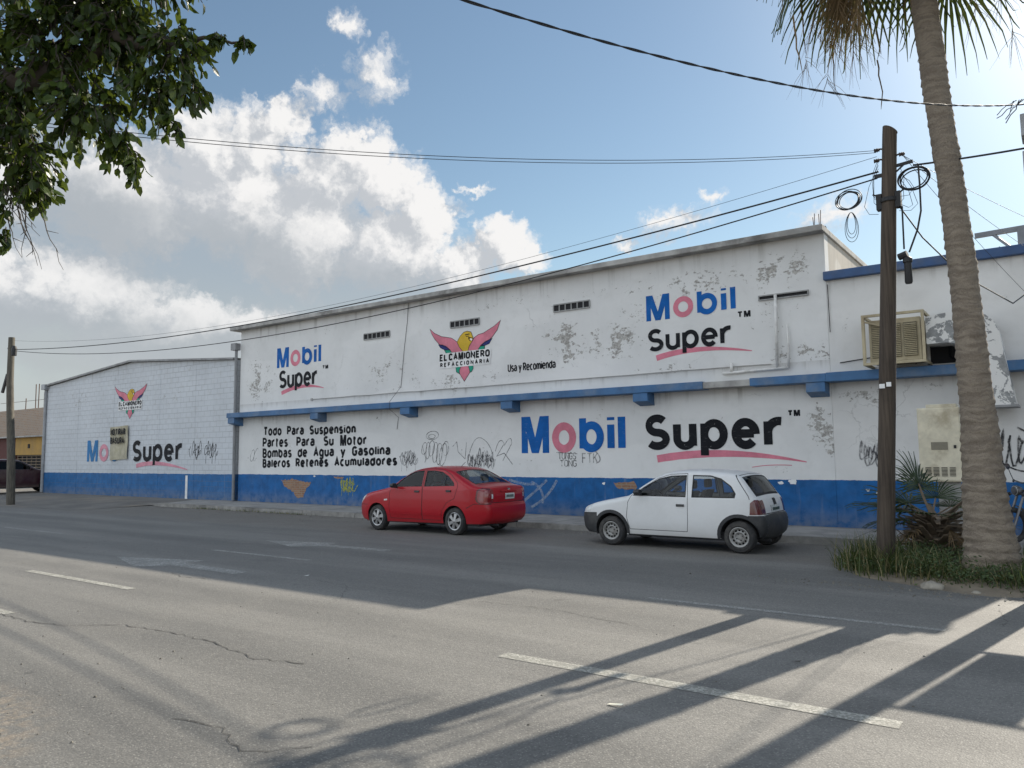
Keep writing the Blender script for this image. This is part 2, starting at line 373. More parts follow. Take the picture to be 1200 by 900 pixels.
# ------------------------------------------------------------------ ground
def road_mat():
    m, t, b = new_mat('old_asphalt'); p = pos(t); x, y, z = t.sep(p)
    big = t.noise(t.v('MULTIPLY', p, (.10, .8, 1)), 1, 5, .6)
    mid = t.noise(p, 1.1, 6, .62)
    c = t.mix(t.ramp(big, .3, .7), (.128,.124,.114), (.200,.192,.174))
    c = t.mix(t.m('MULTIPLY', t.ramp(mid, .5, .75), .35), c, (.20,.19,.17))
    # tyre-polished bands along the lanes
    for y0, w, k in ((2.6,.55,-.22),(4.1,.5,-.16),(6.3,.45,.20),(7.6,.5,-.16),(9.2,.45,-.2),(10.3,.5,-.12)):
        q = t.m('MULTIPLY_ADD', t.m('SUBTRACT', t.noise(t.v('MULTIPLY', p, (.25, 1, 1)), .9, 4), .5), 1.2, y)
        band = t.m('MULTIPLY', t.gauss(q, 0., y0, 0., w, 1.), abs(k))
        c = t.mix(band, c, (.08,.079,.076) if k < 0 else (.27,.258,.232))
    # dust of the parking strip
    wob = t.m('MULTIPLY_ADD', t.m('SUBTRACT', t.noise(p, .35, 5, .6), .5), 2.2, y)
    dust = t.ramp(wob, 11.4, 12.3)
    c = t.mix(t.m('MULTIPLY', dust, t.ramp(mid, .25, .6, .45, .95)), c, (.155,.143,.125))
    c = t.mix(t.m('MULTIPLY', t.ramp(wob, 14.2, 14.8), .5), c, (.09,.085,.075))
    near = t.gauss(x, y, -6.2, .6, 2.2, 2.2)
    c = t.mix(t.m('MULTIPLY', t.ramp(near, .1, .5), t.ramp(t.noise(p, 7, 6, .7), .42, .6)), c, (.25,.205,.155))
    # stones showing in the worn surface
    sp = t.n('ShaderNodeTexVoronoi', {'Vector': p, 'Scale': 78}).outputs
    rnd = t.sep(sp['Color'])[0]
    c = t.mix(t.m('MULTIPLY', t.ramp(rnd, .55, 1.), t.m('MULTIPLY', t.ramp(sp['Distance'], .55, .25), .55)), c, (.36,.345,.31))
    c = t.mix(t.m('MULTIPLY', t.ramp(rnd, .42, .05), .32), c, (.055,.054,.052))
    oil = t.m('MULTIPLY', t.ramp(t.noise(t.v('MULTIPLY', p, (.45, 1.2, 1)), .9, 6, .62), .60, .74), .35)
    c = t.mix(oil, c, (.075, .073, .07))
    pale = t.m('MULTIPLY', t.ramp(t.noise(t.v('MULTIPLY', p, (.22, 1.6, 1)), 1.3, 6, .65), .58, .75), .35)
    c = t.mix(pale, c, (.27, .26, .24))
    spots = t.ramp(t.noise(p, 2.6, 4, .5), .70, .76)
    c = t.mix(t.m('MULTIPLY', spots, .5), c, (.06,.058,.055))
    t.put(b.inputs['Base Color'], c); t.put(b.inputs['Roughness'], t.m('MULTIPLY_ADD', mid, .2, .66))
    b.inputs['Specular IOR Level'].default_value = .35
    h = t.m('ADD', t.m('MULTIPLY', sp['Distance'], -.5), t.noise(p, 38, 5, .65))
    bump(t, b, h, .36, .012)
    return m
M['road'] = road_mat()
M['soil'] = mat('dusty_soil', (.20,.165,.12), .95, .3, 1.6, dirt=(.10,.08,.06), dirt_amt=.6, bmp=.7, bscale=30)
def pavement_mat():
    m, t, b = new_mat('worn_pavement'); p = pos(t); x, y, z = t.sep(p)
    n = t.noise(p, 1.7, 7, .65)
    c = t.mix(t.ramp(n, .3, .7), (.20,.195,.185), (.31,.30,.28))
    j = t.m('ABSOLUTE', t.m('SUBTRACT', t.m('FRACT', t.m('MULTIPLY', x, 1/1.6)), .5))
    c = t.mix(t.m('MULTIPLY', t.ramp(j, .488, .495), .7), c, (.07,.068,.06))
    c = t.mix(t.m('MULTIPLY', t.ramp(t.noise(p, 5, 6, .7), .58, .72), .55), c, (.11,.105,.095))
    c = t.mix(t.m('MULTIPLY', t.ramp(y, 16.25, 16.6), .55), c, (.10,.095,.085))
    t.put(b.inputs['Base Color'], c); b.inputs['Roughness'].default_value = .85
    bump(t, b, t.noise(p, 45, 4, .6), .4, .008)
    return m
M['pave'] = pavement_mat()
M['kerb'] = mat('kerb_concrete', (.25,.24,.22), .85, .3, 3, dirt=(.09,.085,.075), dirt_amt=.75, bmp=.4, bscale=35)
def mark_mat():
    m, t, b = new_mat('worn_road_paint'); p = pos(t)
    tr = t.n('ShaderNodeBsdfTransparent').outputs[0]
    sp = t.n('ShaderNodeTexVoronoi', {'Vector': p, 'Scale': 62}).outputs['Color']
    f = t.m('ADD', t.m('MULTIPLY', t.sep(sp)[1], .45), t.noise(p, 3.2, 6, .65))
    k = t.ramp(f, .50, .78, 1., .6)
    mx = t.n('ShaderNodeMixShader', {0: k, 1: tr, 2: b.outputs[0]})
    o = [q for q in t.nt.nodes if q.type == 'OUTPUT_MATERIAL'][0]; t.nt.links.new(mx.outputs[0], o.inputs[0])
    b.inputs['Base Color'].default_value = (.37,.36,.315,1); b.inputs['Roughness'].default_value = .7
    bump(t, b, t.noise(p, 38, 5, .65), .6, .012)
    return m
M['mark'] = mark_mat()
m = M['mark'].copy(); m.name = 'faded_road_paint'; M['mark_faded'] = m
[q for q in m.node_tree.nodes if q.type == 'BSDF_PRINCIPLED'][0].inputs['Base Color'].default_value = (.33,.325,.30,1)
M['crack'] = mat('road_crack_dark', (.065,.062,.057), .95, .5, 8)

MB().add([(-300,-200,-.012),(300,-200,-.012),(300,400,-.012),(-300,400,-.012)], [(0,1,2,3)]).build('ground', M['soil'], kind='structure')
g = MB()
NX = 60
for i in range(NX):
    x0, x1 = -150+300*i/NX, -150+300*(i+1)/NX
    g.add([(x0,.0,0),(x1,.0,0),(x1,14.75,0),(x0,14.75,0)], [(0,1,2,3)])
g.build('road', M['road'], kind='structure')
# pavement along the long wall, a camera-side pavement behind us
pv = MB()
pv.add([(-25.3,14.78,.118),(14,14.5,.118),(14,16.62,.12),(-25.3,16.62,.13)], [(0,1,2,3)])
pv.add([(-27.5,14.9,.006),(-25.3,14.78,.118),(-25.3,16.62,.13),(-27.5,16.62,.11)], [(0,1,2,3)])
pv.add([(-27.5,14.9,-.01),(-25.3,14.78,-.02),(-25.3,14.78,.118),(-27.5,14.9,.006)], [(0,1,2,3)])
pv.build('pavement', M['pave'], kind='structure')
kb = MB()
rng = random.Random(3)
x = -25.6
while x < 14:
    ln = rng.uniform(2.2, 3.0); x1 = min(x+ln, 14.2)
    ya = 14.78 - (x+25.3)*.0071; yb = 14.78-(x1+25.3)*.0071
    zt = .122 + rng.uniform(-.012, .008)
    kb.add([(x,ya-.14,-.02),(x1-.02,yb-.14,-.02),(x1-.02,yb+.01,-.02),(x,ya+.01,-.02),(x,ya-.12,zt),(x1-.02,yb-.12,zt),(x1-.02,yb+.01,zt),(x,ya+.01,zt)],
           [(4,5,6,7),(0,1,5,4),(1,2,6,5),(3,0,4,7)])
    x = x1
kb.build('kerb', M['kerb'], kind='structure')
MB().box(-150,-3.2,-.02,150,-.1,.13).build('near_pavement', M['pave'], kind='structure')
# sloping asphalt lot on the left
lot = MB(); nx, ny = 40, 12; vs = []; fs = []
for j in range(ny+1):
    for i in range(nx+1):
        X = -75+i*(48.6)/nx; Yy = 12.0+j*(20)/ny
        zz = .004+min(1, max(0, (Yy-12.2)/4.2))*.125 + .012*mnoise.noise(Vector((X*.7, Yy*.7, 0)))*(1 if j else 0)
        if i == nx: zz = min(zz, .006 + max(0, Yy-14.9)*.065)
        vs.append((X, Yy, zz))
for j in range(ny):
    for i in range(nx): fs.append((j*(nx+1)+i, j*(nx+1)+i+1, (j+1)*(nx+1)+i+1, (j+1)*(nx+1)+i))
lot.add(vs, fs).build('parking_lot', mat('dusty_asphalt', (.135,.128,.115), .9, .3, .9, dirt=(.24,.20,.15), dirt_amt=.6, bmp=.6, bscale=40), kind='structure', smooth=True)
# lane paint
def flat(name, polys, z, m, kind='structure'):
    b = MB()
    for pl in polys: b.add([(x, y, z) for x, y in pl], [tuple(range(len(pl)))])
    return b.build(name, m, kind=kind)
for x0, x1, y, w, k in ((-12.72,-9.78,5.25,.12,'mark'),(-3.92,-.93,5.26,.15,'mark'),(-15.6,-9.38,3.69,.0,'mark'),(-4.03,-1.03,8.19,.10,'mark_faded'),(-12.63,-9.96,8.25,.10,'mark_faded'),(-21.4,-18.4,8.25,.1,'mark_faded'),(-21.6,-18.6,5.25,.12,'mark'),(4.8,7.8,5.26,.15,'mark')):
    if w == 0: x0, w = -12.4, .13
    flat('lane_dash', [[(x0,y-w/2),(x1,y-w/2),(x1,y+w/2),(x0,y+w/2)]], .004, M[k])
flat('lane_arrow', [[(-13.2,6.8),(-11.75,6.33),(-11.4,6.62),(-11.45,7.32)],[(-11.42,6.72),(-9.75,6.70),(-9.75,6.95),(-11.44,6.98)]], .004, M['mark_faded'])
flat('lane_arrow', [[(-13.1,9.72),(-11.8,9.30),(-11.45,9.6),(-11.5,10.15)],[(-11.46,9.66),(-9.8,9.70),(-9.8,9.92),(-11.48,9.9)]], .004, M['mark_faded'])
def crack(pts, w, seed):
    r = random.Random(seed); P = []
    for a, b_ in zip(pts, pts[1:]):
        n = max(2, int((Vector(a)-Vector(b_)).length/.07))
        for i in range(n): P.append(Vector(a).lerp(Vector(b_), i/n) + Vector((r.uniform(-.02,.02), r.uniform(-.025,.025))))
    b = MB(); vs = []; fs = []
    for i, q in enumerate(P):
        ww = w*r.uniform(.35,1.2)
        vs += [(q.x, q.y-ww/2, .0045), (q.x, q.y+ww/2, .0045)]
    for i in range(len(P)-1): fs.append((2*i, 2*i+2, 2*i+3, 2*i+1))
    return b.add(vs, fs).build('road_crack', M['crack'], kind='structure')
crack([(-12.0,3.4),(-9.43,3.63),(-8.64,3.64),(-8.25,3.75),(-7.74,4.10),(-7.06,4.18),(-6.4,4.17),(-5.97,4.09),(-5.54,4.04),(-5.3,4.11),(-4.99,4.16)], .013, 1)
crack([(-6.61,3.46),(-6.63,4.1),(-6.55,4.77),(-6.67,5.26),(-6.98,6.24)], .008, 2)
crack([(-6.98,6.24),(-7.6,6.9),(-8.4,7.0)], .007, 7)
crack([(-5.5,7.0),(-4.6,7.05),(-3.4,6.8)], .008, 3)
crack([(-10.6,6.3),(-10.1,6.15),(-9.6,6.3)], .012, 4)
crack([(-3.3,10.4),(-3.1,9.9),(-3.3,9.5)], .012, 5)
crack([(-.7,9.6),(-.6,8.9),(-.62,8.6)], .018, 6)
crack([(-3.6,3.0),(-3.9,2.75),(-4.3,2.9),(-4.8,2.85)], .009, 8)
crack([(-.2,5.9),(.2,5.5),(.9,5.6)], .02, 9)

# ------------------------------------------------------------------ the tall auto-parts building
YW = 16.6
tall = thing('warehouse_building', 'long tall white warehouse with blue base, painted oil and auto parts signs and blue ledge', 'building', (-14, YW, 0))
MB().box(-24,YW,-.1,-3.9,YW+.3,6.2).build('front_wall', M['wall_tall'], tall, world=True)
MB().box(-4.2,YW+.3,-.1,-3.9,31,6.2).build('side_wall', M['wall_side'], tall, world=True)
b = MB().box(-24,YW+.3,-.1,-23.7,31,6.2).box(-23.7,30.7,-.1,-4.2,31,6.2).build('rear_wall', M['wall_side'], tall, world=True)
MB().box(-23.7,YW+.3,6.02,-4.2,30.7,6.10).build('roof', M['concrete'], tall, world=True)
cp = MB().box(-24.3,YW-.28,6.2,-3.86,YW+.36,6.33)
cp.box(-4.25,YW+.36,6.2,-3.86,31,6.33)
cp.build('coping', M['coping'], tall, world=True, bevel=.012)
MB().box(-24.2,YW-.4,3.055,-8.2,YW-.003,3.225).box(-8.2,YW-.4,3.055,-6.5,YW-.003,3.225).box(-5.45,YW-.4,3.055,-3.9,YW-.003,3.225).build('ledge', M['blue'], tall, world=True, bevel=.01)
MB().box(-6.5,YW-.385,3.065,-5.45,YW-.003,3.205).build('ledge_patch', M['coping'], tall, world=True, bevel=.01, label='bare grey stretch of ledge that has lost its blue paint')
for xr in (-23.77,-19.34,-15.36,-11.71,-7.85,-3.93):
    b = MB(); w = .37
    vs = [(xr-w,YW-.38,2.86),(xr,YW-.38,2.86),(xr,YW-.003,2.77),(xr-w,YW-.003,2.77),(xr-w,YW-.38,3.05),(xr,YW-.38,3.05),(xr,YW-.003,3.05),(xr-w,YW-.003,3.05)]
    b.add(vs, [(0,3,2,1),(0,1,5,4),(1,2,6,5),(3,0,4,7)]); b.build('bracket', M['blue'], tall, world=True)
for x0, x1, z0, z1 in ((-17.64,-16.52,5.25,5.46),(-14.11,-13.06,5.25,5.46),(-10.61,-9.54,5.30,5.51)):
    v = MB().box(x0,YW-.03,z0,x1,YW-.003,z0+.03).box(x0,YW-.03,z1-.03,x1,YW-.003,z1)
    n = 6; step = (x1-x0)/n
    for k in range(n+1): v.box(x0+step*k-.014,YW-.029,z0+.03,x0+step*k+.014,YW-.003,z1-.03)
    o = v.build('vent', M['vent_grey'], tall, world=True)
    MB().box(x0+.01,YW-.012,z0+.02,x1-.01,YW-.004,z1-.02).build('opening', M['dark'], o, world=True)
v = MB().box(-5.31,YW-.04,4.93,-4.25,YW-.003,4.955).box(-5.31,YW-.04,5.02,-4.25,YW-.003,5.045).box(-5.31,YW-.04,4.955,-5.285,YW-.003,5.02).box(-4.275,YW-.04,4.955,-4.25,YW-.003,5.02)
o = v.build('slot_vent', M['vent_grey'], tall, world=True)
MB().box(-5.29,YW-.012,4.95,-4.27,YW-.004,5.03).build('opening', M['dark'], o, world=True)
M['pvc'] = mat('white_pipe', (.66,.65,.62), .5, .12, 6, dirt=(.3,.28,.25), dirt_amt=.5)
MB().tube([(-4.93,YW-.07,5.02),(-4.95,YW-.07,3.46)], .032, 10).tube([(-6.15,YW-.06,3.40),(-4.72,YW-.06,3.43)], .03, 10).tube([(-4.72,YW-.06,3.43),(-4.70,YW-.06,3.9),(-4.72,YW-.04,4.36)], [.028,.022,.012], 8).tube([(-5.95,YW-.06,3.42),(-5.95,YW-.06,3.62)], .035, 8).build('drain_pipe', M['pvc'], tall, world=True, smooth=True)
rngc = random.Random(9)
MB().tube([(-20.05+i*.68,YW-.022,3.535+.008*rngc.uniform(-1,1)) for i in range(23)], .011, 6).box(-20.12,YW-.03,3.50,-20.03,YW-.003,3.57).build('conduit', mat('grey_conduit', (.35,.34,.32), .6), tall, world=True)
MB().tube([(-15.75,YW-.015,6.19),(-15.8,YW-.012,5.6),(-15.92,YW-.013,4.8),(-16.05,YW-.012,3.7),(-16.1,YW-.42,3.25),(-16.12,YW-.42,3.03),(-16.14,YW-.02,2.8),(-16.2,YW-.012,2.45)], .006, 5).build('thin_wire', M['p_black'], tall, world=True)
MB().box(-7.22,YW-.006,4.84,-6.86,YW-.003,5.04).build('patched_hole', mat('filled_hole', (.62,.60,.56), .8, .2, 8, dirt=(.3,.1,.1), dirt_amt=.6), tall, world=True) if False else None
# rusty starter bars on the corner
rs = mat('rusty_steel', (.10,.055,.035), .85, .3, 9)
for k, (xx, yy) in enumerate(((-4.12,16.75),(-4.02,16.78),(-4.15,16.9),(-4.04,16.92))):
    MB().tube([(xx,yy,6.3),(xx+.015*k-.02,yy,6.62+.06*k)], .008, 5).build('starter_bar', rs, tall, world=True)
MB().add(*[(lambda r: ([(-4.2+.32*r.random(),16.65+.25*r.random(),6.33+.09*r.random()) for _ in range(24)], [(i,i+1,i+2) for i in range(0,22)]))(random.Random(5))][0]).build('broken_concrete', M['concrete'], tall, world=True)

# ------------------------------------------------------------------ lower block building on the left
left = thing('block_building', 'low white blockwork building with shallow gable and blue base left of the tall warehouse', 'building', (-31.7, YW, 0))
gp = [(-39.2,-.1),(-24.28,-.1),(-24.28,5.18),(-31.5,5.66),(-39.2,5.08)]
MB().prism(gp, YW, YW+.25).build('front_wall', M['wall_block'], left, world=True)
MB().box(-39.2,YW+.25,-.1,-38.95,30,5.1).box(-24.6,YW+.25,-.1,-24.32,30,5.18).box(-38.95,29.7,-.1,-24.6,30,5.2).build('side_wall', M['wall_side'], left, world=True)
MB().prism([(-39.35,5.09),(-31.5,5.675),(-24.28,5.19),(-24.28,5.26),(-31.5,5.75),(-39.35,5.17)], YW-.12, 30).build('roof', mat('sheet_roof', (.25,.25,.25), .6, .25, 3, dirt=(.1,.09,.08), dirt_amt=.6), left, world=True)
for xx in (-36.1,-33.0,-29.4,-26.9): MB().box(xx-.13,YW-.006,.05,xx+.13,YW-.001,5.05 if xx in (-36.1,-26.9) else 5.3).build('pilaster', M['wall_block'], left, world=True)
MB().tube([(-24.13,YW-.1,5.6),(-24.13,YW-.1,.15)], .052, 10).box(-24.3,YW-.22,5.5,-24.02,YW-.003,5.75).build('downpipe', mat('grey_downpipe', (.23,.235,.24), .5, .2, 4, dirt=(.1,.1,.1)), left, world=True)
MB().tube([(-39.15,YW-.06,5.0),(-39.15,YW-.06,.15)], .07, 8).box(-39.35,YW-.2,4.95,-39.0,YW+.2,5.2).build('gutter_pipe', mat('grey_gutter', (.30,.31,.32), .5, .2, 4), left, world=True)
MB().box(-27.32,YW-.006,.12,-27.17,YW-.003,1.0).build('paint_drip', M['p_white'], left, world=True)

# ------------------------------------------------------------------ building on the right
right = thing('workshop_building', 'white workshop with dark blue coping and ledge behind the palm, right of the tall warehouse', 'building', (-1.5, YW, 0))
MB().box(-3.897,YW+.004,-.1,.5,YW+.3,5.18).build('front_wall', M['wall_right'], right, world=True)
MB().box(.2,YW+.3,-.1,.5,29,5.18).box(-3.6,28.7,-.1,.2,29,5.18).build('side_wall', M['wall_side'], right, world=True)
MB().box(-3.6,YW+.3,5.0,.2,28.7,5.08).build('roof', M['concrete'], right, world=True)
MB().box(-3.93,YW-.12,5.18,.56,YW+.38,5.36).build('coping', M['blue_dark'], right, world=True, bevel=.015)
MB().box(-3.90,YW-.4,3.05,.52,YW+.002,3.235).build('ledge', M['blue'], right, world=True, bevel=.01)
MB().box(-2.06,YW-.006,3.30,-1.25,YW-.001,3.70).build('opening', M['dark'], right, world=True)
MB().tube([(-3.87,YW-.02,5.1),(-3.86,YW-.02,4.1)], .008, 5).tube([(-3.7,YW-.02,3.45),(-2.9,YW-.02,3.53),(-2.3,YW-.02,3.33)],.01,5).tube([(-1.75,YW-.02,3.75),(-1.73,YW-.03,3.42),(-1.6,YW-.03,3.3)],.02,6).build('thin_wire', M['p_black'], right, world=True)
rb = MB().bar((-1.25,17.2,5.80),(.5,17.2,5.84),.09,.09).bar((-.5,17.2,5.36),(-.5,17.2,5.8),.12,.12).bar((.3,17.2,5.36),(.3,17.2,5.8),.12,.12).bar((-.95,17.2,5.78),(-.6,17.0,5.36),.05,.05).bar((-.98,17.2,5.36),(-.85,17.2,5.52),.03,.03)
rb.build('roof_rail', mat('grey_painted_steel', (.20,.21,.22), .6), right, world=True)
far = thing('end_building', 'low plain white wall of the neighbouring building beyond the workshop', 'building', (7, YW, 0))
MB().box(.51,YW+.05,-.1,14,YW+.35,3.9).box(.51,YW+.35,-.1,1.2,27,3.9).box(1.2,26.7,-.1,14,27,3.9).build('wall', M['wall_right'], far, world=True)
MB().box(.53,YW-.02,3.9,14.05,YW+.4,4.02).build('coping', M['coping'], far, world=True)

# ------------------------------------------------------------------ lettering: stroke alphabet
def arc(cx, cy, rx, ry, a0, a1, n=14):
    return [(cx+rx*math.cos(rad(a0+(a1-a0)*i/n)), cy+ry*math.sin(rad(a0+(a1-a0)*i/n))) for i in range(n+1)]
X = .76     # x-height
def O(cx, cy, rx, ry): return arc(cx, cy, rx, ry, 90, 450, 28)
G = {
'A': (.62, [[(0,0),(.31,1),(.62,0)], [(.12,.33),(.5,.33)]]),
'B': (.55, [[(0,0),(0,1),(.3,1)]+arc(.3,.76,.2,.24,90,-90)[1:]+[(0,.52)], [(.3,.52)]+arc(.3,.26,.25,.26,90,-90)+[(0,0)]]),
'C': (.56, [arc(.29,.72,.27,.28,20,180)+arc(.29,.28,.27,.28,180,340)]),
'D': (.56, [[(0,0),(0,1),(.26,1)]+arc(.26,.7,.3,.3,90,0)+arc(.26,.3,.3,.3,0,-90)+[(0,0)]]),
'E': (.5, [[(.5,1),(0,1),(0,0),(.5,0)], [(0,.52),(.42,.52)]]),
'F': (.5, [[(.5,1),(0,1),(0,0)], [(0,.52),(.42,.52)]]),
'G': (.6, [arc(.3,.72,.28,.28,25,180)+arc(.3,.28,.28,.28,180,360)+[(.58,.45),(.34,.45)]]),
'I': (.0, [[(0,0),(0,1)]]),
'L': (.46, [[(0,1),(0,0),(.46,0)]]),
'M': (.72, [[(0,0),(0,1),(.36,.12),(.72,1),(.72,0)]]),
'N': (.6, [[(0,0),(0,1),(.6,0),(.6,1)]]),
'O': (.6, [arc(.3,.7,.3,.3,0,180)+arc(.3,.3,.3,.3,180,360)+[(.6,.7)]]),
'P': (.54, [[(0,0),(0,1),(.27,1)]+arc(.27,.73,.27,.27,90,-90)+[(0,.46)]]),
'R': (.56, [[(0,0),(0,1),(.27,1)]+arc(.27,.74,.26,.26,90,-90)+[(0,.48)], [(.26,.48),(.56,0)]]),
'S': (.56, [arc(.28,.745,.255,.255,35,270,18)+arc(.28,.25,.28,.24,90,-145,18)[1:]]),
'T': (.6, [[(0,1),(.6,1)], [(.3,1),(.3,0)]]),
'U': (.58, [[(0,1),(0,.28)]+arc(.29,.28,.29,.28,180,360)+[(.58,1)]]),
'K': (.56, [[(0,0),(0,1)], [(.56,1),(0,.42)], [(.2,.6),(.56,0)]]),
'Z': (.5, [[(0,1),(.5,1),(0,0),(.5,0)]]),
'a': (.48, [arc(.24,X*.68,.24,X*.32,150,0,10)+[(.48,0)], [(.46,X*.56),(.22,X*.56)]+arc(.21,X*.29,.21,X*.27,90,270,10)+[(.46,X*.08)]]),
'b': (.54, [[(0,0),(0,1)], O(.27,X/2,.27,X/2)]),
'c': (.46, [arc(.25,X/2,.25,X/2,48,312)]),
'd': (.54, [[(.54,0),(.54,1)], O(.27,X/2,.27,X/2)]),
'e': (.54, [arc(.27,X/2,.27,X/2,-4,318,26), [(0.02,X*.5),(.50,X*.5)]]),
'g': (.52, [O(.26,X/2,.26,X/2), [(.52,X),(.52,-.1)]+arc(.26,-.1,.26,.18,0,-150)]),
'i': (.0, [[(0,0),(0,X)], [(0,.90),(0,1.0)]]),
'l': (.0, [[(0,0),(0,1)]]),
'm': (.80, [[(0,0),(0,X)], [(0,X*.62)]+arc(.2,X*.62,.2,X*.38,180,0)+[(.4,0)], [(.4,X*.62)]+arc(.6,X*.62,.2,X*.38,180,0)+[(.8,0)]]),
'n': (.46, [[(0,0),(0,X)], [(0,X*.62)]+arc(.23,X*.62,.23,X*.38,180,0)+[(.46,0)]]),
'o': (.56, [O(.28,X/2,.28,X/2)]),
'p': (.56, [[(0,-.26),(0,X)], O(.28,X/2,.28,X/2)]),
'r': (.34, [[(0,0),(0,X)], arc(.30,X*.52,.30,X*.48,165,78,8)]),
's': (.44, [arc(.22,X*.74,.2,X*.26,35,270,14)+arc(.22,X*.25,.22,X*.25,90,-145,14)[1:]]),
't': (.34, [[(.12,1),(.12,.16)]+arc(.26,.14,.14,.14,180,270,5), [(-.04,X),(.34,X)]]),
'u': (.48, [[(0,X),(0,.26)]+arc(.24,.26,.24,.26,180,360), [(.48,X),(.48,0)]]),
'y': (.52, [[(0,X),(.27,.02)], [(.54,X),(.16,-.27)]]),
}
def ribbon(b, pts, t, y, mi=0, taper=None):
    """flat stroke of width t along pts (x, z), facing -Y"""
    P = [Vector(p) for p in pts]; Q = [P[0]]
    for p in P[1:]:
        if (p-Q[-1]).length > 1e-5: Q.append(p)
    P = Q; n = len(P)
    if n < 2: return
    closed = (P[0]-P[-1]).length < 1e-4 and n > 3
    vs = []
    for i in range(n):
        d0 = (P[i]-P[i-1]) if i > 0 else ((P[0]-P[-2]) if closed else P[1]-P[0])
        d1 = (P[i+1]-P[i]) if i < n-1 else ((P[1]-P[0]) if closed else P[-1]-P[-2])
        d0.normalize(); d1.normalize()
        n0 = Vector((-d0.y, d0.x)); n1 = Vector((-d1.y, d1.x)); mm = n0+n1
        if mm.length < .2: mm = n0.copy()
        mm.normalize(); k = min(1/max(.35, mm.dot(n0)), 2.4)
        w = t/2*(taper[i] if taper else 1)*(1+.10*mnoise.noise(Vector((P[i].x*5, P[i].y*5, mi))))
        yi = y-.00012*(i % 40)
        vs += [(P[i].x+mm.x*w*k, yi, P[i].y+mm.y*w*k), (P[i].x-mm.x*w*k, yi, P[i].y-mm.y*w*k)]
    b.add(vs, [(2*i, 2*i+1, 2*i+3, 2*i+2) for i in range(n-1)], mi)
def letter_m(b, x0, x1, z0, z1, t, y, mi):
    t = min(t, (x1-x0)*.26); c = (x0+x1)/2; h = z1-z0
    b.add([(x0,y,z0),(x0+t,y,z0),(x0+t,y,z1),(x0,y,z1)], [(0,1,2,3)], mi); b.add([(x1-t,y,z0),(x1,y,z0),(x1,y,z1),(x1-t,y,z1)], [(0,1,2,3)], mi)
    e = t*.55; y2 = y-.0012
    b.add([(x0+t*.15,y2,z1),(c-e,y2,z0),(c+e,y2,z0),(x0+t*1.4,y2,z1)], [(0,1,2,3)], mi); y2 -= .0012
    b.add([(x1-t*1.4,y2,z1),(c-e,y2,z0),(c+e,y2,z0),(x1-t*.15,y2,z1)], [(0,1,2,3)], mi)
def text(b, s, x0, x1, z0, z1, t, y, mi=0, colors=None, gap=.2, space=.55, zr=None):
    """s fitted between x0 and x1; baseline z0 to cap height z1; zr = baseline and cap height at the right end"""
    H = z1-z0; inset = t
    ws = []
    cur = 0
    for c in s:
        if c == ' ': cur += space-gap; continue
        ws.append((c, cur)); cur += G[c][0] + gap + t/H
    total = cur-gap-t/H
    sx = (x1-x0-t)/total if total > 0 else 1
    k = 0
    for c, cx in ws:
        if c == 'M':
            xa = x0+cx*sx; letter_m(b, xa, xa+.72*sx+t, z0, z1, t, y, mi); continue
        for st in G[c][1]:
            pts = []
            for gx, gz in st:
                px = x0+t/2+(cx+gx)*sx
                f = (px-x0)/(x1-x0)
                a, h = (z0, z1) if zr is None else (z0+(zr[0]-z0)*f, z1+(zr[1]-z1)*f)
                pz = a + (t/2 + gz*(h-a-t) if gz >= 0 else t/2+gz*(h-a))
                pts.append((px, pz))
            k += 1
            ribbon(b, pts, t, y-.0012*(k % 5), colors[c] if colors and c in colors else mi)
def swoosh(b, pts, mi, y):
    """pts: (x, z, thickness)"""
    ribbon(b, [(p[0], p[1]) for p in pts], 1, y, mi, [p[2] for p in pts])
def qcurve(p0, p1, p2, n=18):
    return [tuple((1-u)**2*a+2*u*(1-u)*c+u*u*e for a, c, e in zip(p0, p1, p2)) for u in [i/n for i in range(n+1)]]
PM = [M['p_blue'], M['p_pink'], M['p_black'], M['p_lblue'], M['p_lpink']]
YS = YW-.003
def small_logo(name, mx0, mx1, mz0, mz1, sx0, sx1, sz0, sz1, tm, sw):
    b = MB(); h = mz1-mz0
    text(b, 'Mobil', mx0, mx1, mz0, mz1, h*.20, YS, 0, {'o': 1}, gap=.12)
    text(b, 'Super', sx0, sx1, sz0, sz1, (sz1-sz0)*.185, YS-.002, 2, gap=.10)
    text(b, 'TM', tm[0], tm[1], tm[2], tm[3], .036, YS, 2, gap=.12)
    q = qcurve(*sw); swoosh(b, q, 1, YS+.001)
    return b.build(name, PM, tall, world=True)
small_logo('painted_logo', -21.93,-19.65,4.70,5.38, -21.80,-19.80,3.98,4.60, (-19.58,-19.30,4.50,4.62), ((-21.66,3.82,.13),(-20.6,4.14,.15),(-19.5,3.88,.02)))
small_logo('painted_logo', -8.0,-5.82,4.78,5.39, -7.98,-5.92,4.04,4.58, (-5.80,-5.50,4.62,4.76), ((-7.77,3.88,.13),(-6.8,4.13,.14),(-5.50,3.86,.02)))
b = MB()
text(b, 'Mobil', -11.68,-8.63,1.69,2.64, .20, YS, 0, {'o': 1}, gap=.11)
text(b, 'Super', -8.12,-4.86,1.72,2.56, .185, YS-.002, 2, gap=.12)
text(b, 'TM', -4.80,-4.54,2.40,2.53, .038, YS, 2, gap=.12)
swoosh(b, qcurve((-7.82,1.52,.17),(-6.2,1.78,.20),(-4.45,1.44,.02)), 1, YS+.001)
ribbon(b, qcurve((-5.6,1.33),(-5.2,1.40),(-4.75,1.37)), .015, YS, 1)
b.build('painted_sign', PM, tall, world=True)
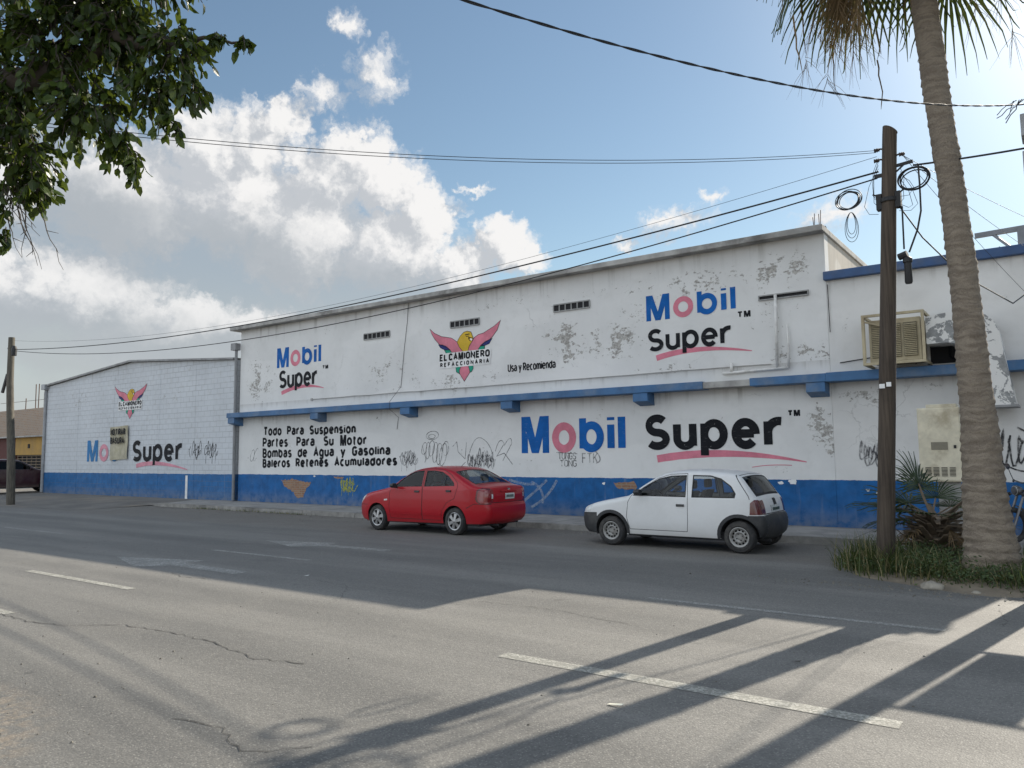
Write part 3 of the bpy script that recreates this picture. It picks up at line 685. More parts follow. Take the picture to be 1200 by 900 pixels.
for s, x0, x1, z0, z1, zr in (('Todo  Para  Suspension',-22.60,-17.98,2.39,2.71,(2.36,2.66)), ('Partes   Para   Su  Motor',-22.64,-17.48,1.99,2.33,(2.0,2.31)),
        ('Bombas  de  Agua  y  Gasolina',-22.63,-16.48,1.62,1.96,(1.68,1.98)), ('Baleros  Retenes  Acumuladores',-22.62,-16.2,1.29,1.60,(1.37,1.66))):
    b = MB(); text(b, s, x0, x1, z0, z1, .076, YS, 0, gap=.13, space=.60, zr=zr); b.build('painted_lettering', M['p_black'], tall, world=True)
b = MB(); text(b, 'Usa y Recomienda', -12.11,-10.58,3.86,4.08, .036, YS, 0, gap=.11, space=.42)
b.build('painted_lettering', M['p_black'], tall, world=True)
EAGLE = {
'pink':[[(-14.898,5.323),(-14.725,5.182),(-14.458,5.060),(-14.084,4.980),(-13.973,4.917),(-13.871,4.845),(-13.791,4.696),(-13.647,4.541),(-14.067,4.564),(-14.197,4.689),(-14.535,4.835),(-14.706,4.997),(-14.821,5.154)],
 [(-12.331,5.300),(-12.553,5.160),(-12.934,5.006),(-13.109,4.982),(-13.251,4.912),(-13.340,4.795),(-13.430,4.691),(-13.485,4.541),(-13.112,4.550),(-13.006,4.666),(-12.762,4.781),(-12.624,4.864),(-12.452,5.039)],
 [(-13.722,4.167),(-13.470,4.162),(-13.400,3.989),(-13.436,3.922),(-13.616,3.711),(-13.777,3.932),(-13.795,4.018)]],
'navy':[[(-14.565,4.830),(-14.421,4.816),(-14.271,4.754),(-14.123,4.640),(-14.346,4.666),(-14.497,4.737)],
 [(-12.624,4.831),(-12.729,4.695),(-12.885,4.655),(-13.041,4.669),(-12.866,4.764)]],
'green':[[(-14.346,4.660),(-14.123,4.634),(-14.067,4.549),(-14.160,4.506),(-14.272,4.538)],
 [(-12.885,4.649),(-12.885,4.572),(-12.973,4.552),(-13.130,4.552),(-13.042,4.650)],
 [(-13.922,4.168),(-13.722,4.167),(-13.795,4.018),(-13.777,3.932),(-13.904,3.997)],
 [(-13.470,4.162),(-13.292,4.162),(-13.293,4.051),(-13.346,3.971),(-13.407,3.948)]],
'yellow':[[(-13.871,4.845),(-13.753,5.004),(-13.626,5.099),(-13.499,5.120),(-13.363,5.083),(-13.321,4.989),(-13.286,4.901),(-13.340,4.795),(-13.430,4.691),(-13.485,4.541),(-13.647,4.541),(-13.791,4.696)]],
'black':[[(-13.590,5.030),(-13.428,5.042),(-13.414,5.018),(-13.565,5.005)],[(-13.554,4.984),(-13.428,4.980),(-13.436,4.961),(-13.543,4.963)],
 [(-13.464,4.947),(-13.407,4.941),(-13.422,4.859),(-13.458,4.884)],[(-13.407,4.941),(-13.286,4.907),(-13.297,4.886),(-13.400,4.915)],[(-13.422,4.859),(-13.358,4.830),(-13.365,4.814),(-13.429,4.842)]],
'white':[[(-13.386,4.906),(-13.315,4.882),(-13.329,4.833),(-13.386,4.850)]]}
EM = ['pink','navy','green','yellow','black','white']
def eagle(parent, fx, fz, y):
    b = MB(); k = 0
    for c in EM:
        for pl in EAGLE[c]:
            k += 1; q = [(fx(x), fz(x, z)) for x, z in pl]
            b.prism(q, y-.0004*k, y, EM.index(c), sides=False)
            if c in ('pink','navy','green','yellow'): ribbon(b, q+[q[0]], .014, y-.0004*k-.0002, 4)
    # white plate edges behind the words, then the words
    z = lambda x, zz: fz(x, zz)
    yy = y-.0004*(k+2)
    for (x0, x1, z0, z1) in ((-14.56,-12.66,4.30,4.56),(-14.54,-12.69,4.13,4.32)):
        b.add([(fx(x0),yy,z(x0,z0)),(fx(x1),yy,z(x1,z0)),(fx(x1),yy,z(x1,z1)),(fx(x0),yy,z(x0,z1))], [(0,1,2,3)], 5); yy -= .0004
    text(b, 'EL CAMIONERO', fx(-14.52), fx(-12.70), fz(-14.52,4.335), fz(-14.52,4.54), .050, yy-.0005, 4, gap=.14, space=.3)
    text(b, 'REFACCIONARIA', fx(-14.50), fx(-12.73), fz(-14.5,4.165), fz(-14.5,4.29), .032, yy-.0005, 4, gap=.42)
    return b.build('painted_emblem', [M['p_pink'],M['p_navy'],M['p_green'],M['p_yellow'],M['p_black'],M['p_white']], parent, world=True)
eagle(tall, lambda x: x, lambda x, z: z, YS)
eagle(left, lambda x: -32.83+(x+14.898)*1.001, lambda x, z: 4.72+(z-5.32)*.88, YW-.009)
b = MB()
YL = YW-.011
text(b, 'Mobil', -35.03,-31.63,1.55,2.47, .19, YL, 3, {'o': 4}, gap=.11)
text(b, 'Super', -31.22,-27.55,1.53,2.40, .18, YL-.002, 2, gap=.12)
swoosh(b, qcurve((-30.9,1.36,.17),(-29.4,1.62,.19),(-27.2,1.22,.03)), 4, YL+.001)
b.build('painted_sign', PM, left, world=True)

# the cloth notice hanging over the old sign
nb = thing('notice_board', 'sun-bleached cream notice saying no tirar basura hanging on the low blockwork wall', 'sign', (-32.25, YW-.05, 2.3))
b = MB(); nx, nz = 8, 10; vs = []
for j in range(nz+1):
    for i in range(nx+1):
        u, w = i/nx, j/nz
        vs.append((-32.97+1.42*u+.02*math.sin(3*w), YW-.05-.02*math.sin(u*7+w*2)-.012*math.sin(w*9), 1.60+.05*u+1.39*w))
fs = [(j*(nx+1)+i, j*(nx+1)+i+1, (j+1)*(nx+1)+i+1, (j+1)*(nx+1)+i) for j in range(nz) for i in range(nx)]
b.add(vs, fs).build('panel', mat('bleached_cloth', (.44,.405,.30), .8, .2, 2.5, dirt=(.25,.22,.10), dirt_amt=.6), nb, world=True, smooth=True)
b = MB()
text(b, 'NO TIRAR', -32.9,-31.68,2.64,2.92, .062, YW-.095, 0, gap=.16, space=.34)
text(b, 'BASURA', -32.9,-31.75,2.28,2.56, .062, YW-.095, 0, gap=.16)
b.build('lettering', M['p_black'], nb, world=True)

# ------------------------------------------------------------------ spray tags and bare patches
def scribble(b, cx, cz, w, h, loops, th, seed, mi=0, y=YS, slant=.2):
    r = random.Random(seed); pts = []
    n = loops*14; a1, a2 = r.uniform(.7,1.3), r.uniform(1.5,2.6)
    for i in range(n+1):
        u = i/n; a = u*loops*2*math.pi
        z = math.sin(a)*(.32+.16*math.sin(a*a1+seed)) + .14*math.sin(a2*a)
        x = (u-.5)*.86+.10*math.cos(a)+.04*math.sin(a*.5+seed)
        pts.append((cx+x*w+z*slant*h*.5, cz+z*h))
    ribbon(b, pts, th, y, mi)
def oval(b, cx, cz, rx, rz, th, k, tilt=0, a0=0, a1=400):
    q = []
    for i in range(33):
        a = rad(a0+(a1-a0)*i/32); u, w = rx*math.cos(a)*(1+.12*i/32), rz*math.sin(a)
        q.append((cx+u+w*tilt, cz+w))
    ribbon(b, q, th, YS-.0006*k)
b = MB()
for k, (cx, cz, rx, rz, tl) in enumerate(((-15.12,1.86,.09,.17,.2),(-14.98,1.80,.07,.24,.1),(-14.84,1.86,.10,.22,.15),(-14.70,1.74,.09,.29,.1),(-14.55,1.70,.10,.30,.1),(-14.40,1.68,.12,.31,.2),(-14.30,1.85,.10,.20,.1),(-14.82,2.20,.12,.06,0),(-14.80,2.23,.22,.12,.2))):
    oval(b, cx, cz, rx, rz, .014, k, tl, a0=40*k, a1=40*k+340+20*(k % 3))
ribbon(b, [(-15.2,1.95),(-15.05,1.55),(-15.1,1.45)], .014, YS-.007); ribbon(b, [(-14.6,1.4),(-14.3,1.32)], .012, YS-.0075)
b.build('graffiti_tag', M['ink'], tall, world=True, label='dense black looped spray tag left of the big blue sign')
b = MB()
ribbon(b, [(-14.05,1.9),(-13.9,2.03),(-13.85,1.75),(-13.6,1.55),(-13.55,2.0)], .014, YS)
ribbon(b, qcurve((-13.5,1.5),(-13.3,2.35),(-12.9,2.05))+qcurve((-12.9,2.05),(-12.6,1.85),(-12.62,1.35))[1:], .014, YS-.0004)
ribbon(b, qcurve((-12.55,1.75),(-12.4,2.2),(-12.25,1.95))+[(-12.5,1.62),(-12.25,1.7),(-11.98,1.4)], .015, YS-.0002); ribbon(b, qcurve((-12.25,1.9),(-12.0,2.25),(-12.0,1.95))+[(-12.3,1.5)], .014, YS-.0006)
b.build('graffiti_tag', M['ink'], tall, world=True, label='thin black arched spray tag above the red car')
for cx, cz, w, h, l, s in ((-15.75,1.62,.7,.42,6,3),(-13.3,1.5,.55,.4,6,6),(-12.9,1.6,.6,.42,7,7)):
    b = MB(); scribble(b, cx, cz, w, h, l, .022, s); scribble(b, cx+.05, cz-.1, w*.85, h*.95, l-1, .022, s+1, y=YS-.0012)
    if s == 3:
        for xx in (-16.0,-15.8,-15.45): ribbon(b, [(xx,1.7),(xx-.02,1.2)], .012, YS-.003)
    b.build('graffiti_smear', M['ink_thin'], tall, world=True)
b = MB(); text(b, 'TUNGS', -10.55,-10.02,1.52,1.70, .018, YS, 0, gap=.08); text(b, 'TONG', -10.50,-10.0,1.34,1.51, .018, YS, 0, gap=.05); ribbon(b, [(-10.6,1.70),(-9.98,1.66)], .012, YS-.006)
b.build('graffiti_tag', M['ink'], tall, world=True, label='small black capitals sprayed under the big sign')
b = MB(); oval(b, -23.2,1.72,.09,.2,.012,1,.3); oval(b, -23.0,1.75,.08,.22,.012,2,.4,60,330); b.build('graffiti_tag', M['ink'], tall, world=True, label='little black tag beside the painted list')
b = MB(); text(b, 'FTK', -9.85,-9.40,1.42,1.68, .028, YS, 0, gap=.15); ribbon(b, qcurve((-9.5,1.75),(-9.2,1.5),(-9.45,1.42)), .03, YS-.002)
b.build('graffiti_smear', M['ink_thin'], tall, world=True)
b = MB(); scribble(b, -18.3,.80,.8,.45,5,.03,11); scribble(b, -18.4,.72,.6,.5,4,.025,12,y=YS-.0006)
for xx in (-18.6,-18.3,-18.1): ribbon(b, [(xx,.7),(xx,.42)], .014, YS-.001)
b.build('graffiti_tag', M['ink_yellow'], tall, world=True, label='yellow spray scrawl on the blue base')
b = MB()
for q in (((-11.9,.25),(-11.2,.75),(-10.9,1.0)),((-11.4,.3),(-10.9,.5),(-10.6,1.0)),((-12.1,1.0),(-11.6,.85),(-11.3,.9)),((-11.05,.4),(-10.95,.8),(-11.4,.95))): ribbon(b, qcurve(*q), .07, YS-.0004*int(abs(q[0][0]*10) % 7))
b.build('graffiti_smear', M['ink_white'], tall, world=True)
b = MB(); scribble(b, -29.0+2.3,1.95,.9,.6,7,.028,21); scribble(b, -25.7,1.95,.8,.6,6,.028,22)
for xx in (-26.0,-25.6,-25.4): ribbon(b, [(xx,1.8),(xx-.02,1.45)], .02, YS-.002)
b.build('graffiti_tag', M['ink'], left, world=True)
b = MB(); scribble(b, -3.2,1.62,.55,.45,4,.03,31); scribble(b, -3.1,1.55,.5,.35,5,.025,32,y=YS-.0006); b.build('graffiti_smear', M['ink_thin'], right, world=True)
b = MB(); scribble(b, -.85,1.7,.5,.7,3,.03,33); ribbon(b, [(-.75,2.05),(-.3,1.75)], .03, YS-.001); ribbon(b, [(-.4,2.1),(-.7,1.75)], .03, YS-.0013); ribbon(b, qcurve((-1.0,1.4),(-.6,1.1),(-.4,1.45)), .028, YS-.0016)
ribbon(b, [(-2.2,1.55),(-2.0,1.72),(-1.9,1.6),(-1.7,1.7)], .02, YS-.002)
b.build('graffiti_tag', M['ink'], right, world=True)
def blot(b, pts, y, seed, mi=0, jag=.03):
    r = random.Random(seed); q = []
    n = len(pts)
    for i in range(n):
        a, c = Vector(pts[i]), Vector(pts[(i+1) % n]); k = max(2, int((c-a).length/.07))
        for j in range(k):
            p = a.lerp(c, j/k); q.append((p.x+r.uniform(-jag,jag), p.y+r.uniform(-jag,jag)))
    b.prism(q, y, y+.001, mi, sides=False)
for q, sd_, jg in (([(-21.6,.88),(-21.0,.93),(-20.05,.82),(-20.3,.62),(-20.45,.34),(-20.75,.30),(-20.95,.5),(-21.4,.66)],1,.03),([(-9.0,.95),(-8.45,.99),(-8.35,.86),(-8.4,.80),(-8.9,.82)],2,.015),([(-19.0,1.02),(-18.5,1.02),(-18.55,.96),(-18.95,.97)],3,.015)):
    b = MB(); blot(b, q, YS, sd_, jag=jg); b.build('bare_brick_patch', M['brick'], tall, world=True)
r5 = random.Random(6)
for cx, cz, s_ in ((-3.1,.82,.07),(-3.0,.74,.06),(-3.3,.88,.04),(-19.9,1.03,.05),(-9.25,.93,.05),(-5.0,1.0,.06),(-4.75,1.03,.09)):
    b = MB(); blot(b, [(cx+s_*math.cos(a)*r5.uniform(.6,1.5), cz+s_*.6*math.sin(a)) for a in [q*1.05 for q in range(6)]], YS-.001, int(cx*10), jag=.01)
    b.build('paint_chip', M['p_white'], tall if cx < -3.9 else right, world=True)

# ------------------------------------------------------------------ cars
def car_paint(name, c, rough=.32, coat=.45, dusty=.25, dust=(.30,.27,.23)):
    m, t, b = new_mat(name); p = obj(t); x, y, z = t.sep(p)
    n = t.noise(p, 3, 6, .65)
    f = t.m('MULTIPLY', t.ramp(n, .35, .75), dusty)
    low = t.m('MULTIPLY', t.ramp(t.m('ADD', z, t.m('MULTIPLY', n, .25)), .62, .25), .38)
    t.put(b.inputs['Base Color'], t.mix(t.m('MAXIMUM', f, low), c, dust))
    t.put(b.inputs['Roughness'], t.m('MULTIPLY_ADD', f, .5, rough))
    b.inputs['Coat Weight'].default_value = coat*.7; b.inputs['Coat Roughness'].default_value = .08; b.inputs['Specular IOR Level'].default_value = .25
    return m
M['c_red'] = car_paint('red_car_paint', (.37,.005,.013), rough=.34, dusty=.05, dust=(.22,.05,.05)); M['c_white'] = car_paint('white_car_paint', (.70,.70,.69), .4, .4, .12)
M['c_maroon'] = car_paint('maroon_car_paint', (.03,.006,.012), dusty=.1)
M['rubber'] = mat('black_rubber', (.018,.018,.019), .75, .2, 8, dirt=(.10,.095,.085), dirt_amt=.35)
M['tyre'] = mat('dusty_tyre', (.022,.022,.023), .85, .25, 6, dirt=(.13,.12,.105), dirt_amt=.5, bmp=.3, bscale=60)
M['trim'] = mat('black_plastic_trim', (.028,.029,.031), .55, .2, 6, dirt=(.12,.115,.105), dirt_amt=.35)
M['alloy'] = mat('silver_alloy', (.40,.40,.40), .35, .15, 10, metal=.8, dirt=(.15,.13,.11), dirt_amt=.4)
M['steel_w'] = mat('painted_steel_wheel', (.36,.355,.34), .5, .2, 10, metal=.3, dirt=(.12,.10,.08), dirt_amt=.6)
M['seat'] = mat('grey_seat_fabric', (.15,.14,.125), .9); M['seat_beige'] = mat('beige_trim', (.42,.37,.29), .85)
M['inner'] = mat('dark_cabin', (.03,.03,.032), .85)
M['chrome'] = mat('chrome', (.7,.7,.7), .15, .05, 5, metal=1)
M['lens_red'] = mat('red_lens', (.22,.008,.012), .15, .15, 9, coat=.8); M['lens_dark'] = mat('dark_red_lens', (.10,.012,.014), .2, .2, 9, coat=.6)
M['lens_clear'] = mat('clear_lens', (.62,.63,.62), .12, .15, 14, coat=.8); M['lens_amber'] = mat('amber_lens', (.6,.2,.03), .2, coat=.6)
M['plate'] = mat('plate_white', (.55,.57,.55), .5, .1, 9); M['plate_ink'] = mat('plate_ink', (.05,.08,.07), .6)
def glass_mat(name, tint, k):
    m, t, b = new_mat(name)
    tr = t.n('ShaderNodeBsdfTransparent', {0: (*tint, 1)}).outputs[0]
    gl = t.n('ShaderNodeBsdfGlossy', {'Color': (.9,.93,.95,1), 'Roughness': .03}).outputs[0]
    fr = t.m('MULTIPLY_ADD', t.n('ShaderNodeFresnel', {0: 1.36}).outputs[0], .9, k)
    mx = t.n('ShaderNodeMixShader', {0: fr, 1: tr, 2: gl})
    o = [q for q in t.nt.nodes if q.type == 'OUTPUT_MATERIAL'][0]; t.nt.links.new(mx.outputs[0], o.inputs[0])
    return m
M['glass'] = glass_mat('car_glass', (.55,.58,.59), .0); M['glass_dark'] = glass_mat('tinted_glass', (.09,.10,.105), .0); M['glass_clear'] = glass_mat('clear_car_glass', (.80,.83,.84), .0)

def densify(pts, sub):
    P = [Vector(p) for p in pts]; out = []
    for i in range(len(P)-1):
        p0, p1, p2, p3 = P[max(i-1,0)], P[i], P[i+1], P[min(i+2,len(P)-1)]
        for k in range(sub):
            u = k/sub
            out.append(.5*((2*p1)+(p2-p0)*u+(2*p0-5*p1+4*p2-p3)*u*u+(3*p1-p0-3*p2+p3)*u**3))
    out.append(P[-1]); return np.array([tuple(q) for q in out])
def in_poly(px, py, poly):
    r = np.zeros(len(px), bool); n = len(poly)
    for i in range(n):
        x0, y0 = poly[i]; x1, y1 = poly[(i+1) % n]
        c = ((y0 > py) != (y1 > py)); dyy = (y1-y0) if abs(y1-y0) > 1e-12 else 1e-12
        r ^= c & (px < (x1-x0)*(py-y0)/dyy+x0)
    return r
def off_poly(pl, dd):
    n = len(pl); P = [Vector(p) for p in pl]; out = []
    ar = sum(P[i].x*P[(i+1) % n].y-P[(i+1) % n].x*P[i].y for i in range(n)); sg = 1 if ar > 0 else -1
    for i in range(n):
        a = (P[i]-P[i-1]).normalized(); c = (P[(i+1) % n]-P[i]).normalized()
        na = Vector((a.y,-a.x))*sg; nc = Vector((c.y,-c.x))*sg; mm = (na+nc)
        if mm.length < .3: mm = na
        mm.normalize(); out.append(tuple(P[i]+mm*dd/max(.45, mm.dot(na))))
    return out
def dense_poly(pl, step=.05):
    out = []
    n = len(pl)
    for i in range(n):
        a, c = Vector(pl[i]), Vector(pl[(i+1) % n]); k = max(1, int((c-a).length/step))
        out += [tuple(a.lerp(c, j/k)) for j in range(k)]
    return out
def regions_cdt(domain, regs, grid, holes=(), extra=()):
    verts = []; edges = []
    def addp(pl):
        o = len(verts); verts.extend(Vector(p) for p in pl); n = len(pl)
        edges.extend((o+i, o+(i+1) % n) for i in range(n))
    addp(domain)
    for pl in regs: addp(dense_poly(pl))
    for h in holes: addp(h)
    D = np.array(domain); x0, y0 = D.min(0); x1, y1 = D.max(0)
    gx, gy = np.meshgrid(np.arange(x0, x1, grid), np.arange(y0, y1, grid)); gx = gx.ravel(); gy = gy.ravel()
    k = in_poly(gx, gy, domain)
    verts.extend(Vector((a, c)) for a, c in zip(gx[k], gy[k]))
    if len(extra):
        E_ = np.array(extra); k = in_poly(E_[:,0], E_[:,1], domain); verts.extend(Vector((a, c)) for a, c in E_[k])
    vs, _, fs, _, _, _ = geometry.delaunay_2d_cdt(verts, edges, [], 0, 1e-5)
    V = np.array([tuple(q) for q in vs]); F = np.array(fs); Cn = V[F].mean(1)
    lab = np.where(in_poly(Cn[:,0], Cn[:,1], domain), 0, -1)
    for i, pl in enumerate(regs): lab[in_poly(Cn[:,0], Cn[:,1], pl) & (lab >= 0)] = i+1
    for h in holes: lab[in_poly(Cn[:,0], Cn[:,1], h)] = -1
    res = []
    for i in range(len(regs)+1):
        f = F[lab == i]
        if len(f) == 0: res.append((None, None)); continue
        u, inv = np.unique(f, return_inverse=True)
        res.append((V[u], inv.reshape(f.shape)))
    return res

class Pieces:
    def __init__(s): s.d = {}
    def add(s, key, P, F, N, flip, mat_):
        e = s.d.setdefault(key, dict(v=[], f=[], n=[], mats=[], mi=[]))
        if mat_ not in e['mats']: e['mats'].append(mat_)
        o = len(e['v']); e['v'] += [tuple(map(float, q)) for q in P]; e['n'] += [tuple(map(float, q)) for q in N]
        for t in F:
            t = [int(i)+o for i in t]; e['f'].append(tuple(t[::-1] if flip else t)); e['mi'].append(e['mats'].index(mat_))
    def build(s, key, name, parent):
        e = s.d[key]; me = bpy.data.meshes.new(name); me.from_pydata(e['v'], [], e['f'])
        for q in e['mats']: me.materials.append(q)
        me.polygons.foreach_set('material_index', e['mi']); me.polygons.foreach_set('use_smooth', [True]*len(e['f'])); me.update()
        me.normals_split_custom_set_from_vertices(e['n'])
        o = bpy.data.objects.new(name, me); COL.objects.link(o); o.parent = parent
        return o

def build_car(sp, label, cat, loc, rz=0):
    root = thing(sp['name'], label, cat, loc, rz)
    prof = densify(sp['prof'], 8); hw, zb, tum, r = sp['hw'], sp['belt'], sp['tumble'], sp.get('r', .09)
    xf, xr = prof[:,0].min(), prof[:,0].max()
    lf, df, lr, dr = sp['taper']
    def Wd(x, z):
        w = hw - np.maximum(0, z-zb)*tum - .05*np.clip((.55-z)/.35, 0, 1)**2 - .018*np.clip((z-.55)/(zb-.55), 0, 1)**2*(z <= zb+5)
        w = w - df*np.clip((xf+lf-x)/lf, 0, 1)**2.4 - dr*np.clip((x-xr+lr)/lr, 0, 1)**2.4
        return w
    A, B = prof[:-1], prof[1:]
    def dist(x, z, idx=False):
        x = np.asarray(x)[:,None]; z = np.asarray(z)[:,None]
        ux, uz = (B-A)[:,0][None], (B-A)[:,1][None]
        t = np.clip(((x-A[:,0][None])*ux+(z-A[:,1][None])*uz)/(ux*ux+uz*uz+1e-12), 0, 1)
        q = np.sqrt((x-A[:,0][None]-t*ux)**2+(z-A[:,1][None]-t*uz)**2)
        if idx:
            k = q.argmin(1); kk = np.arange(len(k))
            return q[kk, k], k, t[kk, k]
        return q.min(1)
    def side3(Q):
        x, z = Q[:,0], Q[:,1]; dd = np.minimum(dist(x, z), r)
        return Wd(x, z)-r+np.sqrt(np.maximum(0, r*r-(r-dd)**2))
    pc = Pieces()
    # --- sides
    floor_z = prof[0,1]
    domain = [tuple(q) for q in prof]
    holes = []
    for cx, cz, R in sp['arches']:
        holes.append([(cx+R*math.cos(rad(a)), cz+R*math.sin(rad(a))) for a in range(-70, 251, 8)])
    regs = sp['side']
    tg_ = np.gradient(prof, axis=0); tg_ = tg_/np.linalg.norm(tg_, axis=1)[:,None]; vnrm = np.stack([-tg_[:,1], tg_[:,0]], 1)
    mids = (A+B)/2; tn_ = (B-A)/np.linalg.norm(B-A, axis=1)[:,None]; inn = np.stack([tn_[:,1], -tn_[:,0]], 1)
    extra = np.concatenate([mids+inn*q for q in (.008,.022,.042,.068,.098,.13)])
    ok_ = dist(extra[:,0], extra[:,1]) > .006
    res = regions_cdt(domain, [q[3] for q in regs], .05, holes, extra[ok_])
    for i, (V, F) in enumerate(res):
        if V is None: continue
        name, idx, mk = ('body', 0, sp['paint']) if i == 0 else regs[i-1][:3]
        yo = 0 if i == 0 else regs[i-1][4]
        y = side3(V); e = 1e-3
        gx = (Wd(V[:,0]+e, V[:,1])-Wd(V[:,0]-e, V[:,1]))/(2*e); gz = (Wd(V[:,0], V[:,1]+e)-Wd(V[:,0], V[:,1]-e))/(2*e)
        dd_, ki, tt = dist(V[:,0], V[:,1], True); sn = np.clip((r-dd_)/r, 0, .985); cs = np.sqrt(1-sn*sn)
        nout = vnrm[ki]*(1-tt)[:,None]+vnrm[np.minimum(ki+1, len(vnrm)-1)]*tt[:,None]
        for sd_ in (-1, 1):
            N = np.stack([-gx, np.full_like(gx, sd_), -gz], 1); N = N/np.linalg.norm(N, axis=1)[:,None]
            N = N*cs[:,None]+np.stack([nout[:,0], np.zeros(len(V)), nout[:,1]], 1)*sn[:,None]; N = N/np.linalg.norm(N, axis=1)[:,None]
            P = np.stack([V[:,0], sd_*(y-yo), V[:,1]], 1)
            a, b_, c_ = P[F[0,0]], P[F[0,1]], P[F[0,2]]
            # orientation: CDT triangles are counter-clockwise in (x, z): normal points to -Y
            pc.add((name, idx, 0 if name in ('body', 'bumper') else sd_), P, F, N, sd_ > 0, M[mk])
    # --- strip over nose, bonnet, screen, roof, tail
    seg = np.linalg.norm(np.diff(prof, axis=0), axis=1); S = np.concatenate([[0], np.cumsum(seg)])
    def S_of(x, z): return S[np.argmin((prof[:,0]-x)**2+(prof[:,1]-z)**2)]
    crs = np.interp(S, [S_of(*p) for p in sp['prof']], sp['crown'])
    tang = np.gradient(prof, S, axis=0)
    tang = tang/np.linalg.norm(tang, axis=1)[:,None]
    nrm = np.stack([-tang[:,1], tang[:,0]], 1)      # outward for a path front -> over -> rear
    We = np.maximum(.02, Wd(prof[:,0], prof[:,1])-r)
    def strip3(Q):
        s, y = Q[:,0], Q[:,1]
        x = np.interp(s, S, prof[:,0]); z = np.interp(s, S, prof[:,1]); w = np.interp(s, S, We); c = np.interp(s, S, crs)
        nx = np.interp(s, S, nrm[:,0]); nz = np.interp(s, S, nrm[:,1])
        h = c*np.clip(1-(y/w)**2, 0, 1)
        return np.stack([x+nx*h, y, z+nz*h], 1)
    dom = [(s, -w) for s, w in zip(S, We)] + [(s, w) for s, w in zip(S[::-1], We[::-1])]
    tregs = []
    for name, idx, mk, (pa, pb), (y0, y1), yo, sd_ in sp['top']:
        sa, sb = S_of(*pa), S_of(*pb)
        def yy(v, s): return v if abs(v) < 9 else math.copysign(float(np.interp(s, S, We))-(.001 if abs(v) == 10 else abs(v)-100), v)
        n = 8; ss = [sa+(sb-sa)*k/n for k in range(n+1)]
        if sd_ == 0: tregs.append((name, idx, mk, [(s, yy(y0, s)) for s in ss]+[(s, yy(y1, s)) for s in ss[::-1]], yo, 0))
        else:
            for q in (-1, 1): tregs.append((name, idx, mk, [(s, q*yy(y0, s)) for s in ss]+[(s, q*yy(y1, s)) for s in ss[::-1]], yo, q))
    res = regions_cdt(dom, [q[3] for q in tregs], .045)
    for i, (V, F) in enumerate(res):
        if V is None: continue
        name, idx, mk, yo, sd_ = ('body', 0, sp['paint'], 0, 0) if i == 0 else (tregs[i-1][0], tregs[i-1][1], tregs[i-1][2], tregs[i-1][4], tregs[i-1][5])
        P = strip3(V); e = 2e-3
        ds = strip3(np.stack([np.clip(V[:,0]+e, 0, S[-1]), V[:,1]], 1))-strip3(np.stack([np.clip(V[:,0]-e, 0, S[-1]), V[:,1]], 1))
        dyv = strip3(V+[0,e])-strip3(V-[0,e])
        N = np.cross(ds, dyv); N = N/(np.linalg.norm(N, axis=1)[:,None]+1e-12)
        # outward check
        sx = np.interp(V[:,0], S, nrm[:,0]); sz = np.interp(V[:,0], S, nrm[:,1])
        sg = np.sign((N[:,0]*sx+N[:,2]*sz)); sg[sg == 0] = 1; N = N*sg[:,None]
        P = P - N*yo
        tn = np.cross(P[F[0,1]]-P[F[0,0]], P[F[0,2]]-P[F[0,0]])
        flip = float(tn@N[F[0,0]]) < 0
        pc.add((name, idx, sd_), P, F, N, flip, M[mk])
    made = {}
    order = sorted(pc.d, key=lambda k: 0 if k[0] in ('body', 'door') else 1)
    for k in order:
        par = root
        for ck, pk in sp.get('sub', {}).items():
            if k[0] == ck[0] and k[1] == ck[1]: par = made.get((pk[0], pk[1], k[2]), root)
        made[k] = pc.build(k, k[0], par)
    # --- underbody, wheel wells
    ub = MB(); zf = sp['floor']
    ub.box(xf+.35, -hw+.13, zf, xr-.30, hw-.13, zf+.10)
    for cx, cz, R in sp['arches']:
        for q in (-1, 1):
            vs = []; n = 14; y0, y1 = q*(hw-.06), q*(hw-.34)
            for k in range(n+1):
                a = math.pi*k/n
                vs += [(cx+(R+.015)*math.cos(a), y0, cz+(R+.015)*math.sin(a)), (cx+(R+.015)*math.cos(a), y1, cz+(R+.015)*math.sin(a))]
            ub.add(vs, [(2*k, 2*k+1, 2*k+3, 2*k+2) for k in range(n)]+[tuple(2*k+1 for k in range(n+1))])
    ub.tube([(xr-.5,-.35,zf+.03),(xr-.02,-.38,zf+.02)], .028, 8)
    ub.build('underbody', M['inner'], root)
    # --- cabin
    cb = MB(); z0 = zf+.1; x0, x1 = sp['cabin']
    cb.box(x0, -hw+.14, z0, x1, hw-.14, z0+.05).box(x0-.12, -hw+.16, zb-.22, x0+.30, hw-.16, zb-.03)
    cb.build('dashboard', M['inner'], root)
    ls = MB()
    ls.box(x0, -hw+.075, .64, x1+.1, -hw+.12, zb-.05).box(x0, hw-.12, .64, x1+.1, hw-.075, zb-.05)
    ls.build('door_lining', M[sp.get('lining', 'inner')], root)
    for xs_ in sp['seats']:
        for q in (-.36, .36):
            s = MB(); s.box(xs_-.45, q-.24, z0+.05, xs_+.05, q+.24, z0+.24)
            s.add([(xs_-.05,q-.23,z0+.2),(xs_-.05,q+.23,z0+.2),(xs_+.22,q+.2,zb+.10),(xs_+.22,q-.2,zb+.10),(xs_+.1,q-.23,z0+.2),(xs_+.1,q+.23,z0+.2),(xs_+.32,q+.2,zb+.10),(xs_+.32,q-.2,zb+.10)], [(0,1,2,3),(7,6,5,4),(3,2,6,7),(0,3,7,4),(1,5,6,2),(0,4,5,1)])
            s.box(xs_+.21, q-.12, zb+.14, xs_+.30, q+.12, zb+.30)
            s.build('seat', M['seat'], root, bevel=.03)
